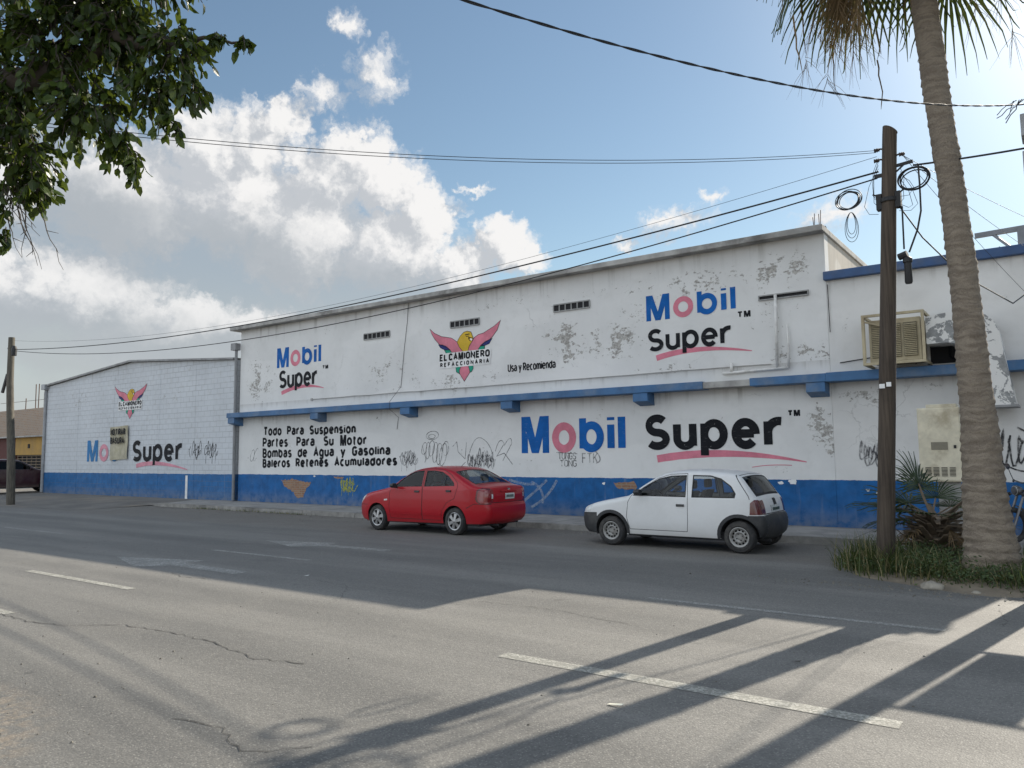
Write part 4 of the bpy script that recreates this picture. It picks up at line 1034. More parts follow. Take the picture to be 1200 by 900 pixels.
    sw = MB(); c = Vector((x0+.42, -.36, zb-.06)); ang = rad(62)
    pts = [c+Vector((-.19*math.sin(a)*math.cos(ang), .19*math.cos(a), .19*math.sin(a)*math.sin(ang))) for a in [k*math.pi/10 for k in range(21)]]
    sw.tube(pts, .016, 6, cap=False); sw.bar(pts[0], pts[10], .03, .02); sw.build('steering_wheel', M['rubber'], root)
    # --- wheels
    for cx, cz, R in sp['wheels']:
        for q in (-1, 1):
            wr = bpy.data.objects.new('wheel', None); COL.objects.link(wr); wr.parent = root; wr.location = (cx, q*(hw-.105), cz)
            if q > 0: wr.rotation_euler = (0, 0, math.pi)
            w = .09; rr = sp['rim_r']
            MB().lathe([(rr-.01,w-.01),(rr+.01,w),(R-.03,w),(R-.008,w-.02),(R,w-.045),(R,-w+.045),(R-.008,-w+.02),(R-.03,-w-.005),(rr+.02,-w-.008),(rr,-w+.01)], 40, 'y').build('tyre', M['tyre'], wr, smooth='auto')
            rim = MB()
            if sp['rim'] == 'alloy':
                rim.lathe([(rr-.002,-w+.004),(rr-.012,-w-.002),(rr-.03,-w+.006),(rr-.035,.03)], 40, 'y')
                rim.lathe([(.0,-w-.012),(.028,-w-.012),(.05,-w+.0),(.055,.0)], 20, 'y')
                for k in range(6):
                    a = k*math.pi/3+.3
                    u = Vector((math.cos(a), 0, math.sin(a))); v2 = Vector((-math.sin(a), 0, math.cos(a)))
                    pts8 = []
                    for (rd, ww, yy0) in ((.03,.026,-w-.006),(rr-.02,.042,-w+.006)):
                        for q2, yo in ((-1, 0), (1, 0), (1, .03), (-1, .03)): pts8.append(u*rd+v2*ww*q2+Vector((0, yy0+yo, 0)))
                    rim.add(pts8, [(0,4,5,1),(1,5,6,2),(3,7,4,0),(0,1,2,3),(7,6,5,4)])
                rim.lathe([(0,.01),(rr-.03,.01)], 30, 'y', mi=1)
            else:
                rim.lathe([(rr-.002,-w+.004),(rr-.012,-w),(rr-.03,-w+.012),(rr-.045,-w+.045),(rr-.075,-w+.03),(.085,-w+.02),(.06,-w+.045),(.0,-w+.04)], 40, 'y')
                for k in range(12):
                    a = k*math.pi/6; u = Vector((math.cos(a), 0, math.sin(a))); v2 = Vector((-math.sin(a), 0, math.cos(a)))
                    cc = u*(rr-.058)+Vector((0, -w+.028, 0))
                    rim.add([cc+u*.016*math.cos(b_)+v2*.019*math.sin(b_) for b_ in [j*math.pi/4 for j in range(8)]], [tuple(range(8))], 1)
                    rim.add([cc+u*.016*math.cos(b_)+v2*.019*math.sin(b_) for b_ in [j*math.pi/4 for j in range(8)]][::-1], [tuple(range(8))], 1)
                for k in range(4):
                    a = k*math.pi/2+.4; rim.lathe([(.0,-w+.02),(.009,-w+.02),(.009,-w+.04)], 8, 'y', c=(.055*math.cos(a),0,.055*math.sin(a)), mi=1)
            rim.build('rim', [M['alloy' if sp['rim'] == 'alloy' else 'steel_w'], M['inner']], wr, smooth='auto')
    # --- mirrors, handles
    mx, mz = sp['mirror']
    for q in (-1, 1):
        yv = q*(float(Wd(np.array([mx]), np.array([mz]))[0]))
        mb = MB(); mb.bar((mx, yv-q*.03, mz), (mx+.02, yv+q*.08, mz+.03), .05, .03)
        vs = []
        for (dx_, sc_) in ((-.075,.35),(-.05,.8),(0,1.0),(.05,.96),(.06,.9)):
            vs += [(mx+.02+dx_, yv+q*(.13)+sc_*.085*math.cos(a), mz+.06+sc_*.058*math.sin(a)) for a in [k*math.pi/6 for k in range(12)]]
        mb.add(vs, [(i*12+k, i*12+(k+1) % 12, (i+1)*12+(k+1) % 12, (i+1)*12+k) for i in range(4) for k in range(12)]+[tuple(range(11,-1,-1)), tuple(48+k for k in range(12))])
        mb.build('mirror', M[sp.get('mirror_mat', 'trim')], root, smooth='auto')
    for hx, hz, di in sp['handles']:
        for q in (-1, 1):
            yv = q*float(side3(np.array([[hx, hz]]))[0])
            h = MB().box(hx-.075, min(yv, yv+q*.022), hz-.022, hx+.075, max(yv, yv+q*.022), hz+.022)
            h.build('handle', M['trim'], made.get(('door', di, q), root), bevel=.008)
    return root, made, strip3, S_of
def shut(pl, d_=.010): return off_poly(pl, d_)

R1 = .305
fd = [(.47,.31),(.43,.55),(.44,.90),(.52,1.005),(.80,1.225),(1.05,1.365),(1.25,1.412),(1.485,1.43),(1.50,1.05),(1.50,.31)]
rd = [(1.52,.31),(1.52,1.05),(1.505,1.43),(1.80,1.43),(2.08,1.40),(2.32,1.305),(2.56,1.13),(2.585,1.04),(2.50,.80),(2.27,.70),(2.13,.52),(2.09,.31)]
fw_ = [(.60,1.035),(.83,1.215),(1.08,1.345),(1.25,1.375),(1.445,1.385),(1.46,1.06)]
rw_ = [(1.565,1.06),(1.55,1.385),(1.78,1.385),(2.03,1.355),(2.24,1.265),(2.43,1.13),(2.455,1.085)]
RED = dict(name='red_sedan', paint='c_red', hw=.85, belt=1.0, tumble=.36, r=.10, floor=.20, taper=(.75,.24,.75,.17),
  prof=[(-.66,.21),(-.79,.29),(-.83,.42),(-.82,.56),(-.77,.68),(-.66,.77),(-.40,.86),(-.05,.93),(.25,.985),(.42,1.03),(.72,1.215),(1.0,1.36),(1.25,1.435),(1.55,1.468),(1.85,1.465),(2.12,1.435),(2.36,1.36),(2.66,1.22),(2.95,1.09),(3.12,1.055),(3.31,1.035),(3.37,.98),(3.39,.86),(3.385,.70),(3.42,.62),(3.425,.45),(3.39,.34),(3.28,.26)],
  crown=[.10,.10,.11,.11,.10,.06,.035,.03,.03,.05,.055,.045,.03,.025,.025,.03,.045,.06,.04,.025,.03,.04,.06,.05,.05,.05,.05,.04],
  arches=[(0,.30,.345),(2.5,.30,.345)], wheels=[(0,.298,.298),(2.5,.298,.298)], rim_r=.20, rim='alloy', cabin=(.45,2.5), seats=(1.30,2.15), lining='inner',
  mirror=(.66,1.0), mirror_mat='trim', handles=[(1.34,.93,1),(2.33,.955,2)],
  side=[('door_gap',1,'rubber',shut(fd),.004),('door_gap',2,'rubber',shut(rd),.004),('door',1,'c_red',fd,0),('door',2,'c_red',rd,0),
    ('window_seal',1,'rubber',off_poly(fw_,.018),.003),('window_seal',2,'rubber',off_poly(rw_,.018),.003),('window',1,'glass_dark',fw_,.012),('window',2,'glass',rw_,.012),
    ('window_seal',2,'rubber',[(2.17,1.08),(2.15,1.31),(2.175,1.30),(2.20,1.08)],.003),
    ('moulding',1,'c_red',[(.46,.405),(1.49,.405),(1.49,.44),(.46,.44)],-.012),('moulding',2,'c_red',[(1.53,.405),(2.10,.405),(2.12,.44),(1.53,.44)],-.012),
    ('headlamp',1,'lens_clear',[(-.83,.58),(-.83,.70),(-.62,.80),(-.42,.82),(-.52,.72),(-.70,.60)],.002),
    ('marker_lamp',1,'lens_clear',[(.25,.70),(.36,.71),(.36,.745),(.25,.735)],-.003),
    ('lamp_surround',1,'lens_dark',[(3.09,.80),(3.12,.99),(3.22,1.03),(3.45,1.01),(3.5,.69),(3.2,.69),(3.12,.73)],.002),
    ('tail_lamp',1,'lens_red',[(3.13,.82),(3.16,.97),(3.24,1.0),(3.45,.98),(3.5,.70),(3.22,.70),(3.16,.74)],.001),
    ('bumper_gap',1,'rubber',[(2.86,.60),(3.06,.695),(3.45,.685),(3.45,.675),(3.06,.682),(2.865,.585)],.003),
    ('bumper_gap',2,'rubber',[(-.85,.555),(-.60,.60),(-.34,.60),(-.34,.59),(-.60,.59),(-.85,.545)],.003)],
  top=[('window_seal',3,'rubber',((.40,1.02),(1.08,1.392)),(-101.5,101.5),.003,0) if False else ('screen_seal',3,'rubber',((.42,1.03),(1.06,1.385)),(-10,10),.002,0),
    ('windscreen',1,'glass_dark',((.45,1.05),(1.03,1.37)),(-.60,.60),.006,0),
    ('screen_seal',4,'rubber',((2.34,1.37),(2.945,1.092)),(-.615,.615),.002,0),('rear_window',1,'glass',((2.37,1.355),(2.91,1.105)),(-.585,.585),.006,0),
    ('boot_gap',1,'rubber',((3.38,.72),(3.386,.695)),(-.60,.60),.003,0),('boot_gap',1,'rubber',((2.975,1.085),(2.99,1.08)),(-.60,.60),.003,0),
    ('boot_gap',1,'rubber',((2.98,1.085),(3.41,.70)),(.595,.605),.003,1),
    ('tail_lamp',1,'lens_red',((3.365,.985),(3.384,.70)),(.54,10),.001,1),('reversing_lamp',1,'lens_clear',((3.385,.89),(3.38,.79)),(.55,.63),-.002,1),
    ('number_plate',1,'plate',((3.39,.90),(3.382,.78)),(-.17,.17),-.006,0),('plate_surround',1,'c_red',((3.375,.955),(3.385,.925)),(-.30,.30),-.02,0),('badge',1,'chrome',((3.365,.995),(3.38,.955)),(-.045,.045),-.006,0),
    ('headlamp',1,'lens_clear',((-.815,.59),(-.70,.745)),(.42,10),.002,1),('grille',1,'rubber',((-.80,.60),(-.765,.69)),(-.36,.36),.004,0),('air_intake',1,'rubber',((-.815,.31),(-.832,.42)),(-.5,.5),.004,0)],
  sub={('window',1):('door',1),('window',2):('door',2),('window_seal',1):('door',1),('window_seal',2):('door',2),('moulding',1):('door',1),('moulding',2):('door',2)})
root, made, st3, So = build_car(RED, 'glossy red four door sedan parked facing left along the wall', 'car', (-12.74,13.22,0))
root.scale = (.905,.96,.95)
an = MB().tube([(1.98,0,1.475),(2.12,0,1.58)], .006, 5).box(1.94,-.02,1.462,2.0,.02,1.482); an.build('aerial', M['trim'], root)
b = MB()
for k in range(7): b.box(3.452,-.13+.038*k,.812,3.457,-.13+.038*k+.024,.868)
b.build('plate_marks', M['plate_ink'], made[('number_plate',1,0)])

fd = [(.40,.33),(.34,.55),(.37,.82),(.43,.935),(.68,1.10),(.95,1.265),(1.18,1.335),(1.50,1.352),(1.53,.93),(1.53,.50),(1.51,.33)]
fw_ = [(.50,.955),(.72,1.105),(.97,1.245),(1.20,1.298),(1.475,1.308),(1.48,.955)]
qw_ = [(1.63,.955),(1.63,1.31),(1.93,1.305),(2.12,1.255),(2.30,1.13),(2.38,1.01),(2.37,.96)]
def ring(cx, cz, ra, rb_, a0, a1): return [(cx+rb_*math.cos(rad(a0+(a1-a0)*k/18)), cz+rb_*math.sin(rad(a0+(a1-a0)*k/18))) for k in range(19)]+[(cx+ra*math.cos(rad(a1+(a0-a1)*k/18)), cz+ra*math.sin(rad(a1+(a0-a1)*k/18))) for k in range(19)]
WHI = dict(name='white_hatchback', paint='c_white', hw=.805, belt=.93, tumble=.30, r=.085, floor=.19, taper=(.65,.20,.55,.15),
  prof=[(-.58,.21),(-.68,.28),(-.715,.40),(-.715,.54),(-.68,.63),(-.62,.70),(-.40,.775),(-.05,.85),(.20,.90),(.36,.945),(.66,1.15),(.95,1.315),(1.20,1.382),(1.55,1.405),(1.95,1.395),(2.28,1.36),(2.43,1.31),(2.52,1.225),(2.69,.98),(2.75,.90),(2.79,.78),(2.81,.66),(2.85,.61),(2.875,.52),(2.87,.40),(2.83,.30),(2.74,.24)],
  crown=[.06,.06,.07,.07,.06,.05,.035,.03,.03,.05,.055,.045,.03,.025,.025,.025,.03,.04,.04,.04,.04,.04,.045,.05,.05,.05,.04],
  arches=[(0,.285,.325),(2.443,.285,.325)], wheels=[(0,.275,.275),(2.443,.275,.275)], rim_r=.175, rim='steel', cabin=(.40,2.35), seats=(1.22,2.0), lining='seat_beige',
  mirror=(.60,.955), handles=[(1.40,.79,1)],
  side=[('door_gap',1,'rubber',shut(fd),.004),('door',1,'c_white',fd,0),('window_seal',1,'rubber',off_poly(fw_,.020),.003),('window',1,'glass_clear',fw_,.012),
    ('window_seal',5,'rubber',off_poly(qw_,.022),.003),('window',5,'glass_clear',qw_,.012),
    ('bumper',1,'trim',[(-.9,.1),(-.9,.575),(-.62,.60),(-.30,.61),(-.28,.1)],0),('wheel_trim',1,'trim',ring(0,.285,.30,.385,-8,188),-.008),
    ('wheel_trim',2,'trim',ring(2.443,.285,.30,.385,-8,188),-.008),('bumper',2,'trim',[(2.56,.1),(2.60,.645),(3.1,.645),(3.1,.1)],0),
    ('side_trim',1,'trim',[(.36,.205),(2.1,.205),(2.1,.235),(.36,.235)],-.005),
    ('headlamp',1,'lens_clear',[(-.76,.60),(-.70,.70),(-.52,.76),(-.40,.765),(-.46,.62)],.002),
    ('tail_lamp',1,'lens_dark',[(2.63,.66),(2.64,.86),(2.70,.915),(2.95,.90),(2.95,.66)],-.004),
    ('hatch_gap',1,'rubber',[(2.36,1.33),(2.60,.98),(2.625,.915),(2.635,.92),(2.61,.985),(2.372,1.337)],.003)],
  top=[('screen_seal',3,'rubber',((.36,.945),(1.0,1.335)),(-10,10),.002,0),('windscreen',1,'glass_clear',((.39,.97),(.97,1.32)),(-.575,.575),.006,0),
    ('screen_seal',4,'rubber',((2.455,1.29),(2.70,.965)),(-.61,.61),.002,0),('rear_window',1,'glass_dark',((2.475,1.275),(2.68,.995)),(-.585,.585),.005,0),
    ('hatch_gap',1,'rubber',((2.81,.668),(2.812,.655)),(-.56,.56),.003,0),('hatch_gap',1,'rubber',((2.40,1.32),(2.415,1.315)),(-10,10),.003,0),
    ('tail_lamp',1,'lens_dark',((2.752,.895),(2.81,.66)),(.50,10),-.004,1),('number_plate',1,'plate',((2.785,.79),(2.805,.69)),(-.24,.24),-.006,0),('lock_cover',1,'trim',((2.755,.90),(2.785,.80)),(-.05,.05),-.018,0),
    ('bumper',2,'trim',((2.815,.645),(2.74,.24)),(-10,10),0,0),('bumper',1,'trim',((-.58,.21),(-.72,.585)),(-10,10),0,0),
    ('headlamp',1,'lens_clear',((-.71,.61),(-.60,.71)),(.38,10),.002,1),('grille',1,'trim',((-.705,.62),(-.64,.69)),(-.3,.3),.004,0)],
  sub={('window',1):('door',1),('window_seal',1):('door',1)})
root, made, st3, So = build_car(WHI, 'small white three door hatchback with black bumpers parked behind the red sedan', 'car', (-6.86,13.3,0))
root.scale = (.97,.96,.955)
b = MB()
for k in range(7): b.box(2.848,-.19+.054*k,.715,2.853,-.19+.054*k+.032,.765)
b.build('plate_marks', M['plate_ink'], made[('number_plate',1,0)])

fd = [(.50,.38),(.46,.60),(.47,.95),(.56,1.06),(.85,1.30),(1.10,1.44),(1.50,1.50),(1.52,1.08),(1.52,.38)]
rd = [(1.54,.38),(1.54,1.08),(1.52,1.50),(2.0,1.50),(2.40,1.45),(2.62,1.30),(2.66,1.1),(2.5,.80),(2.25,.65),(2.18,.38)]
fw_ = [(.62,1.08),(.90,1.29),(1.14,1.42),(1.46,1.465),(1.47,1.10)]; rw_ = [(1.58,1.10),(1.57,1.465),(2.0,1.46),(2.34,1.41),(2.5,1.28),(2.52,1.13)]
MAR = dict(name='maroon_hatchback', paint='c_maroon', hw=.87, belt=1.05, tumble=.34, r=.10, floor=.22, taper=(.75,.26,.6,.15),
  prof=[(-.68,.24),(-.82,.32),(-.86,.48),(-.84,.65),(-.76,.80),(-.60,.88),(-.2,.97),(.20,1.04),(.44,1.09),(.80,1.31),(1.10,1.47),(1.5,1.545),(2.0,1.55),(2.5,1.51),(2.85,1.42),(3.1,1.15),(3.2,1.02),(3.22,.75),(3.28,.6),(3.27,.42),(3.15,.28)],
  crown=[.10,.11,.12,.12,.1,.06,.04,.03,.05,.055,.045,.03,.025,.025,.03,.05,.05,.05,.06,.06,.05],
  arches=[(0,.33,.37),(2.58,.33,.37)], wheels=[(0,.325,.325),(2.58,.325,.325)], rim_r=.215, rim='alloy', cabin=(.5,2.6), seats=(1.4,2.25),
  mirror=(.70,1.06), mirror_mat='c_maroon', handles=[(1.36,.96,1),(2.36,.99,2)],
  side=[('door_gap',1,'rubber',shut(fd),.004),('door_gap',2,'rubber',shut(rd),.004),('door',1,'c_maroon',fd,0),('door',2,'c_maroon',rd,0),('window_seal',1,'rubber',off_poly(fw_,.018),.003),('window_seal',2,'rubber',off_poly(rw_,.018),.003),
    ('window',1,'glass_dark',fw_,.012),('window',2,'glass_dark',rw_,.012),('headlamp',1,'lens_clear',[(-.85,.66),(-.78,.80),(-.55,.89),(-.38,.90),(-.55,.76)],.002),('tail_lamp',1,'lens_red',[(2.95,.85),(2.95,1.12),(3.3,1.12),(3.3,.85)],.001)],
  top=[('screen_seal',3,'rubber',((.44,1.09),(1.14,1.48)),(-10,10),.002,0),('windscreen',1,'glass_dark',((.48,1.11),(1.10,1.46)),(-.60,.60),.006,0),('rear_window',1,'glass_dark',((2.88,1.40),(3.1,1.16)),(-.6,.6),.004,0),
    ('tail_lamp',1,'lens_red',((3.13,1.12),(3.215,.85)),(.52,10),.001,1),('headlamp',1,'lens_clear',((-.84,.67),(-.70,.84)),(.42,10),.002,1),('grille',1,'rubber',((-.85,.5),(-.82,.72)),(-.4,.4),.004,0),('number_plate',1,'plate',((3.222,.78),(3.23,.68)),(-.2,.2),-.006,0)],
  sub={('window',1):('door',1),('window',2):('door',2),('window_seal',1):('door',1),('window_seal',2):('door',2)})
build_car(MAR, 'dark maroon hatchback parked nose in beside the low blockwork wall', 'car', (-40.45,17.15,.125), rad(-100))

# ------------------------------------------------------------------ cooler, duct, meter cabinet
M['cream'] = mat('aged_cream_enamel', (.45,.385,.25), .55, .15, 3, dirt=(.22,.16,.09), dirt_amt=.6)
M['cream_d'] = mat('cooler_pad', (.20,.175,.115), .8, .25, 14, dirt=(.10,.085,.06), dirt_amt=.5)
YC = 15.75
cl = thing('evaporative_cooler', 'cream metal evaporative cooler in an open frame on the workshop wall behind the utility pole', 'cooler', (-2.55,YC+.4,3.3))
x0, x1, z0, z1 = -3.10, -2.03, 3.27, 4.24
MB().box(x0+.10,YC+.14,z0+.06,x1-.08,YC+.8,z1-.10).build('casing', M['cream'], cl, world=True, bevel=.015)
f = MB()
for zz in (z0, z1-.05): f.box(x0,YC,zz,x1,YC+.05,zz+.05)
for xx in (x0, x1-.05): f.box(xx,YC,z0+.05,xx+.05,YC+.05,z1-.05)
for xx in (x0, x1-.05):
    for zz in (z0, z1-.05): f.box(xx,YC+.05,zz,xx+.05,YW-.004,zz+.05)
f.build('frame', M['cream'], cl, world=True, bevel=.004)
for k, (a, c) in enumerate(((x0+.15,x0+.40),(x0+.44,x0+.66),(x0+.70,x1-.14))):
    pnl = MB().box(a,YC+.12,z0+.14,c,YC+.138,z1-.19).build('louvre_panel', M['cream_d'], cl, world=True)
    lv = MB()
    for j in range(18): lv.add([(a+.01,YC+.118,z0+.17+j*.034),(c-.01,YC+.118,z0+.17+j*.034),(c-.01,YC+.10,z0+.155+j*.034),(a+.01,YC+.10,z0+.155+j*.034)], [(0,1,2,3)])
    lv.build('louvres', M['cream'], pnl, world=True)
MB().bar((x0+.02,YC+.02,z1-.12),(x0+.32,YC+.1,z1-.22),.04,.03).tube([(x0+.05,YC+.03,z0+.9),(x0+.05,YC+.03,z0+.1)],.012,6).build('brace', M['cream'], cl, world=True)
def duct_mat():
    m, t, b = new_mat('peeling_duct_paint'); p = pos(t)
    fl = t.ramp(t.noise(p, 2.6, 8, .68, .4), .50, .515)
    n = t.noise(p, 9, 5, .6)
    c = t.mix(fl, (.70,.69,.66), t.mix(t.ramp(n,.3,.7), (.20,.205,.205), (.30,.305,.30)))
    t.put(b.inputs['Base Color'], c); t.put(b.inputs['Roughness'], t.m('MULTIPLY_ADD', fl, -.15, .65)); bump(t, b, fl, .3, -.004)
    return m
M['duct'] = duct_mat()
du = thing('air_duct', 'peeling white and grey sheet metal duct bending down from the cooler behind the palm trunk', 'duct', (-1.4,16.2,3.4))
pts = [(-2.02,4.11),(-1.66,4.15),(-1.39,4.15),(-1.22,4.12),(-1.08,4.05),(-.95,3.91),(-.88,3.72),(-.85,3.45),(-.78,2.93),(-.70,2.42),(-1.23,2.42),(-1.22,2.96),(-1.27,3.25),(-1.34,3.42),(-1.49,3.55),(-1.69,3.60),(-2.02,3.60)]
MB().prism(pts, 15.85, 16.45).build('sheet_body', M['duct'], du, world=True)
MB().box(-1.33,15.83,2.39,-.67,16.47,2.43).build('flange', mat('duct_edge', (.25,.25,.25), .6), du, world=True)

mc = thing('meter_cabinet', 'dusty cream electricity meter cabinet with louvres on a concrete post beside the palm', 'cabinet', (-1.62,13.9,.1))
M['cab'] = mat('dusty_cream_metal', (.66,.61,.47), .6, .15, 5, dirt=(.34,.28,.18), dirt_amt=.75)
MB().box(-1.95,13.72,1.16,-1.36,14.08,2.32).build('casing', M['cab'], mc, world=True, bevel=.012)
MB().box(-1.82,13.74,2.32,-1.40,14.06,2.375).build('cap', M['cab'], mc, world=True, bevel=.008)
o = MB().box(-1.935,13.705,1.18,-1.375,13.72,2.30).build('door', M['cab'], mc, world=True, bevel=.004)
MB().box(-1.77,13.698,1.66,-1.54,13.705,1.78).build('meter_window', mat('dusty_window', (.22,.20,.15), .4), o, world=True)
MB().box(-1.46,13.693,1.68,-1.425,13.705,1.73).build('lock', M['inner'], o, world=True)
lv = MB()
for k in range(4):
    for j in range(7):
        xx, zz = -1.87+k*.112, 1.25+j*.021
        lv.box(xx,13.699,zz,xx+.082,13.705,zz+.010)
lv.build('louvres', M['dark'], o, world=True)
MB().box(-1.72,13.8,.08,-1.42,14.02,1.16).build('post', M['concrete'], mc, world=True, bevel=.01)

# ------------------------------------------------------------------ planter with palms, grass
rg = random.Random(17)
pl = MB(); n = 40; vs = [(-.9,12.5,.20)]
for ring_ in (0.35,.7,1.0):
    for k in range(n):
        a = 2*math.pi*k/n; wv = 1+.10*math.sin(3*a+1)+.06*math.sin(7*a)
        vs.append((-.75+2.15*ring_*wv*math.cos(a), 12.5+2.0*ring_*wv*math.sin(a), .20*(1-ring_**2)-.012+.02*rg.random()*(ring_ < 1)))
fs = [(0,1+k,1+(k+1) % n) for k in range(n)]
for q in (0,1): fs += [(1+q*n+k, 1+(q+1)*n+k, 1+(q+1)*n+(k+1) % n, 1+q*n+(k+1) % n) for k in range(n)]
pl.add(vs, fs).build('planter_soil', M['soil'], kind='structure', smooth=True)
def soil_z(x, y):
    q = math.hypot((x+.75)/2.15, (y-12.5)/2.0); return max(0, .20*(1-q*q)-.012)

def leaf_mat(name, c1, c2, rough=.5, trans=.35, scale=3.):
    m, t, b = new_mat(name)
    n = t.noise(pos(t), scale, 4, .6)
    rnd = t.n('ShaderNodeNewGeometry').outputs['Random Per Island']
    f = t.m('ADD', t.m('MULTIPLY', rnd, .6), t.m('MULTIPLY', n, .4))
    c = t.mix(t.ramp(f, .2, .8), c1, c2)
    t.put(b.inputs['Base Color'], c); b.inputs['Roughness'].default_value = rough; b.inputs['Specular IOR Level'].default_value = .35
    tl = t.n('ShaderNodeBsdfTranslucent', {0: t.mix(.5, c, (.20,.24,.02), 'ADD')}).outputs[0]
    mx = t.n('ShaderNodeMixShader', {0: trans, 1: b.outputs[0], 2: tl})
    o = [q for q in t.nt.nodes if q.type == 'OUTPUT_MATERIAL'][0]; t.nt.links.new(mx.outputs[0], o.inputs[0])
    return m
M['grass'] = leaf_mat('grass_blades', (.022,.042,.014), (.075,.10,.032), .6, .3); M['dry_grass'] = leaf_mat('dry_grass', (.20,.17,.08), (.30,.26,.14), .8, .2)
M['weed'] = leaf_mat('broad_weeds', (.028,.05,.02), (.07,.105,.04), .6, .25); M['frond'] = leaf_mat('palm_frond_green', (.014,.030,.011), (.042,.066,.024), .45, .10); M['dry_frond'] = leaf_mat('dry_palm_frond', (.12,.08,.04), (.26,.18,.10), .8, .2)
M['leaf'] = leaf_mat('fig_leaves', (.014,.030,.008), (.065,.100,.020), .38, .26, 1.4)

def blade(b, base, az_, h, w, lean, mi=0, seg=3):
    d_ = Vector((math.cos(az_), math.sin(az_), 0)); s_ = Vector((-d_.y, d_.x, 0)); vs = []
    for i in range(seg+1):
        u = i/seg; p = Vector(base)+d_*lean*u*u+Vector((0,0,h*u*(1-.25*lean/h*u)))
        ww = w*(1-u)**.7/2
        vs += [p-s_*ww, p+s_*ww]
    b.add(vs, [(2*i, 2*i+1, 2*i+3, 2*i+2) for i in range(seg)], mi)
gb = MB(); r = random.Random(5)
clumps = [(-2.4,11.85,.42,.62,900),(-2.05,11.4,.42,.52,800),(-1.55,11.15,.30,.46,480),(-1.2,11.0,.30,.30,320),(-.75,10.95,.32,.36,420),(-.3,10.95,.35,.40,520),(.2,11.1,.5,.34,520),(-2.5,12.4,.4,.34,300),(-1.8,12.0,.5,.40,400),(-1.1,11.7,.5,.34,320),(-.4,11.7,.5,.26,320),(.6,11.6,.5,.30,300),(-1.4,12.8,.7,.25,260),(.2,12.4,.7,.25,240)]
for cx, cy, sp_, h0, n in clumps:
    for _ in range(int(n*.62)):
        h = h0*.84; x = r.gauss(cx, sp_*.5); y = r.gauss(cy, sp_*.42)
        if math.hypot((x+.75)/2.3, (y-12.5)/2.1) > 1.0: continue
        blade(gb, (x, y, soil_z(x, y)-.01), r.uniform(0, 6.28), h*r.uniform(.35,1.15), r.uniform(.007,.018), h*r.uniform(.1,1.1), 1 if r.random() < .24 else 0, 4)
for _ in range(500):   # tufts at the kerb and along the wall foot
    x = r.choice((r.gauss(-20.5,.9), r.gauss(-22.6,.6), r.gauss(-18.6,.5))); blade(gb, (x, 14.62-(x+25.3)*.0071+r.gauss(0,.04), 0), r.uniform(0,6.28), r.uniform(.03,.10), .012, r.uniform(.02,.08), 1 if r.random() < .3 else 0, 2)
def weed(cx, cy, h, n):
    for _ in range(n):      # low broad-leaved weeds
        x, y = r.gauss(cx,.16), r.gauss(cy,.12); z = soil_z(x, y)+h*r.random()**.7
        dv = Vector((r.uniform(-1,1), r.uniform(-1,1), r.uniform(-.2,.7))).normalized(); s_ = dv.orthogonal().normalized(); L = r.uniform(.025,.06)
        gb.add([(x,y,z), tuple(Vector((x,y,z))+dv*L*.5+s_*L*.22), tuple(Vector((x,y,z))+dv*L), tuple(Vector((x,y,z))+dv*L*.5-s_*L*.22)], [(0,1,2,3)], 2)
for k in range(26): weed(r.uniform(-1.7,.9), r.uniform(10.75,11.6), r.uniform(.15,.34), 130)
for k in range(8): weed(r.uniform(-2.7,-1.6), r.uniform(11.2,12.2), r.uniform(.15,.3), 90)
gb.build('grass', [M['grass'], M['dry_grass'], M['weed']], kind='stuff')
gv = MB(); r = random.Random(41)
for k in range(1500):   # loose gravel and grit
    z_ = r.random()
    if z_ < .55: x, y = r.uniform(-26,-1.5), 14.62-abs(r.gauss(0,.55))
    elif z_ < .75: x, y = r.gauss(-1.2,1.2), 10.5-abs(r.gauss(0,.25))
    elif z_ < .92: x, y = r.gauss(-6.0,.9), abs(r.gauss(1.2,.9))
    else: x, y = r.uniform(-14,1), r.uniform(2,11)
    if 11.5 < y < 14.5 and (-13.7 < x < -8.7 or -7.8 < x < -3.6) and y > 12.4: continue
    s = r.uniform(.006,.017)*(1.3 if z_ < .75 else .8); o_ = [Vector((x+s*q[0]*r.uniform(.6,1.2), y+s*q[1]*r.uniform(.6,1.2), .002+max(0, s*q[2]*r.uniform(.5,.9)))) for q in ((1,0,0),(0,1,0),(-1,0,0),(0,-1,0),(0,0,1))]
    gv.add(o_, [(0,1,4),(1,2,4),(2,3,4),(3,0,4)])
gv.build('gravel', mat('grit', (.16,.147,.122), .95, .5, 3), kind='stuff')
def rock(name, loc, s, seed, label, m):
    bm = bmesh.new(); bmesh.ops.create_icosphere(bm, subdivisions=3, radius=1)
    for v in bm.verts:
        k = 1+.25*mnoise.noise(v.co*1.3+Vector((seed,0,0)))+.08*mnoise.noise(v.co*4); v.co = Vector((v.co.x*s[0]*k, v.co.y*s[1]*k, max(-.3, v.co.z)*s[2]*k))
    me = bpy.data.meshes.new(name); bm.to_mesh(me); bm.free(); me.materials.append(m)
    for p_ in me.polygons: p_.use_smooth = True
    o = bpy.data.objects.new(name, me); COL.objects.link(o); o.location = loc; tag(o, label, 'stone')
M['rock'] = mat('dusty_stone', (.27,.245,.20), .9, .3, 9, bmp=.4, bscale=20)
rock('stone', (-1.45,10.55,.02), (.13,.09,.07), 1, 'flat dusty stone at the road edge of the grass clump under the palm', M['rock'])
rock('stone', (-.98,10.45,.01), (.05,.04,.03), 2, 'tiny pale pebble at the road edge, right of the flat dusty stone', M['rock'])
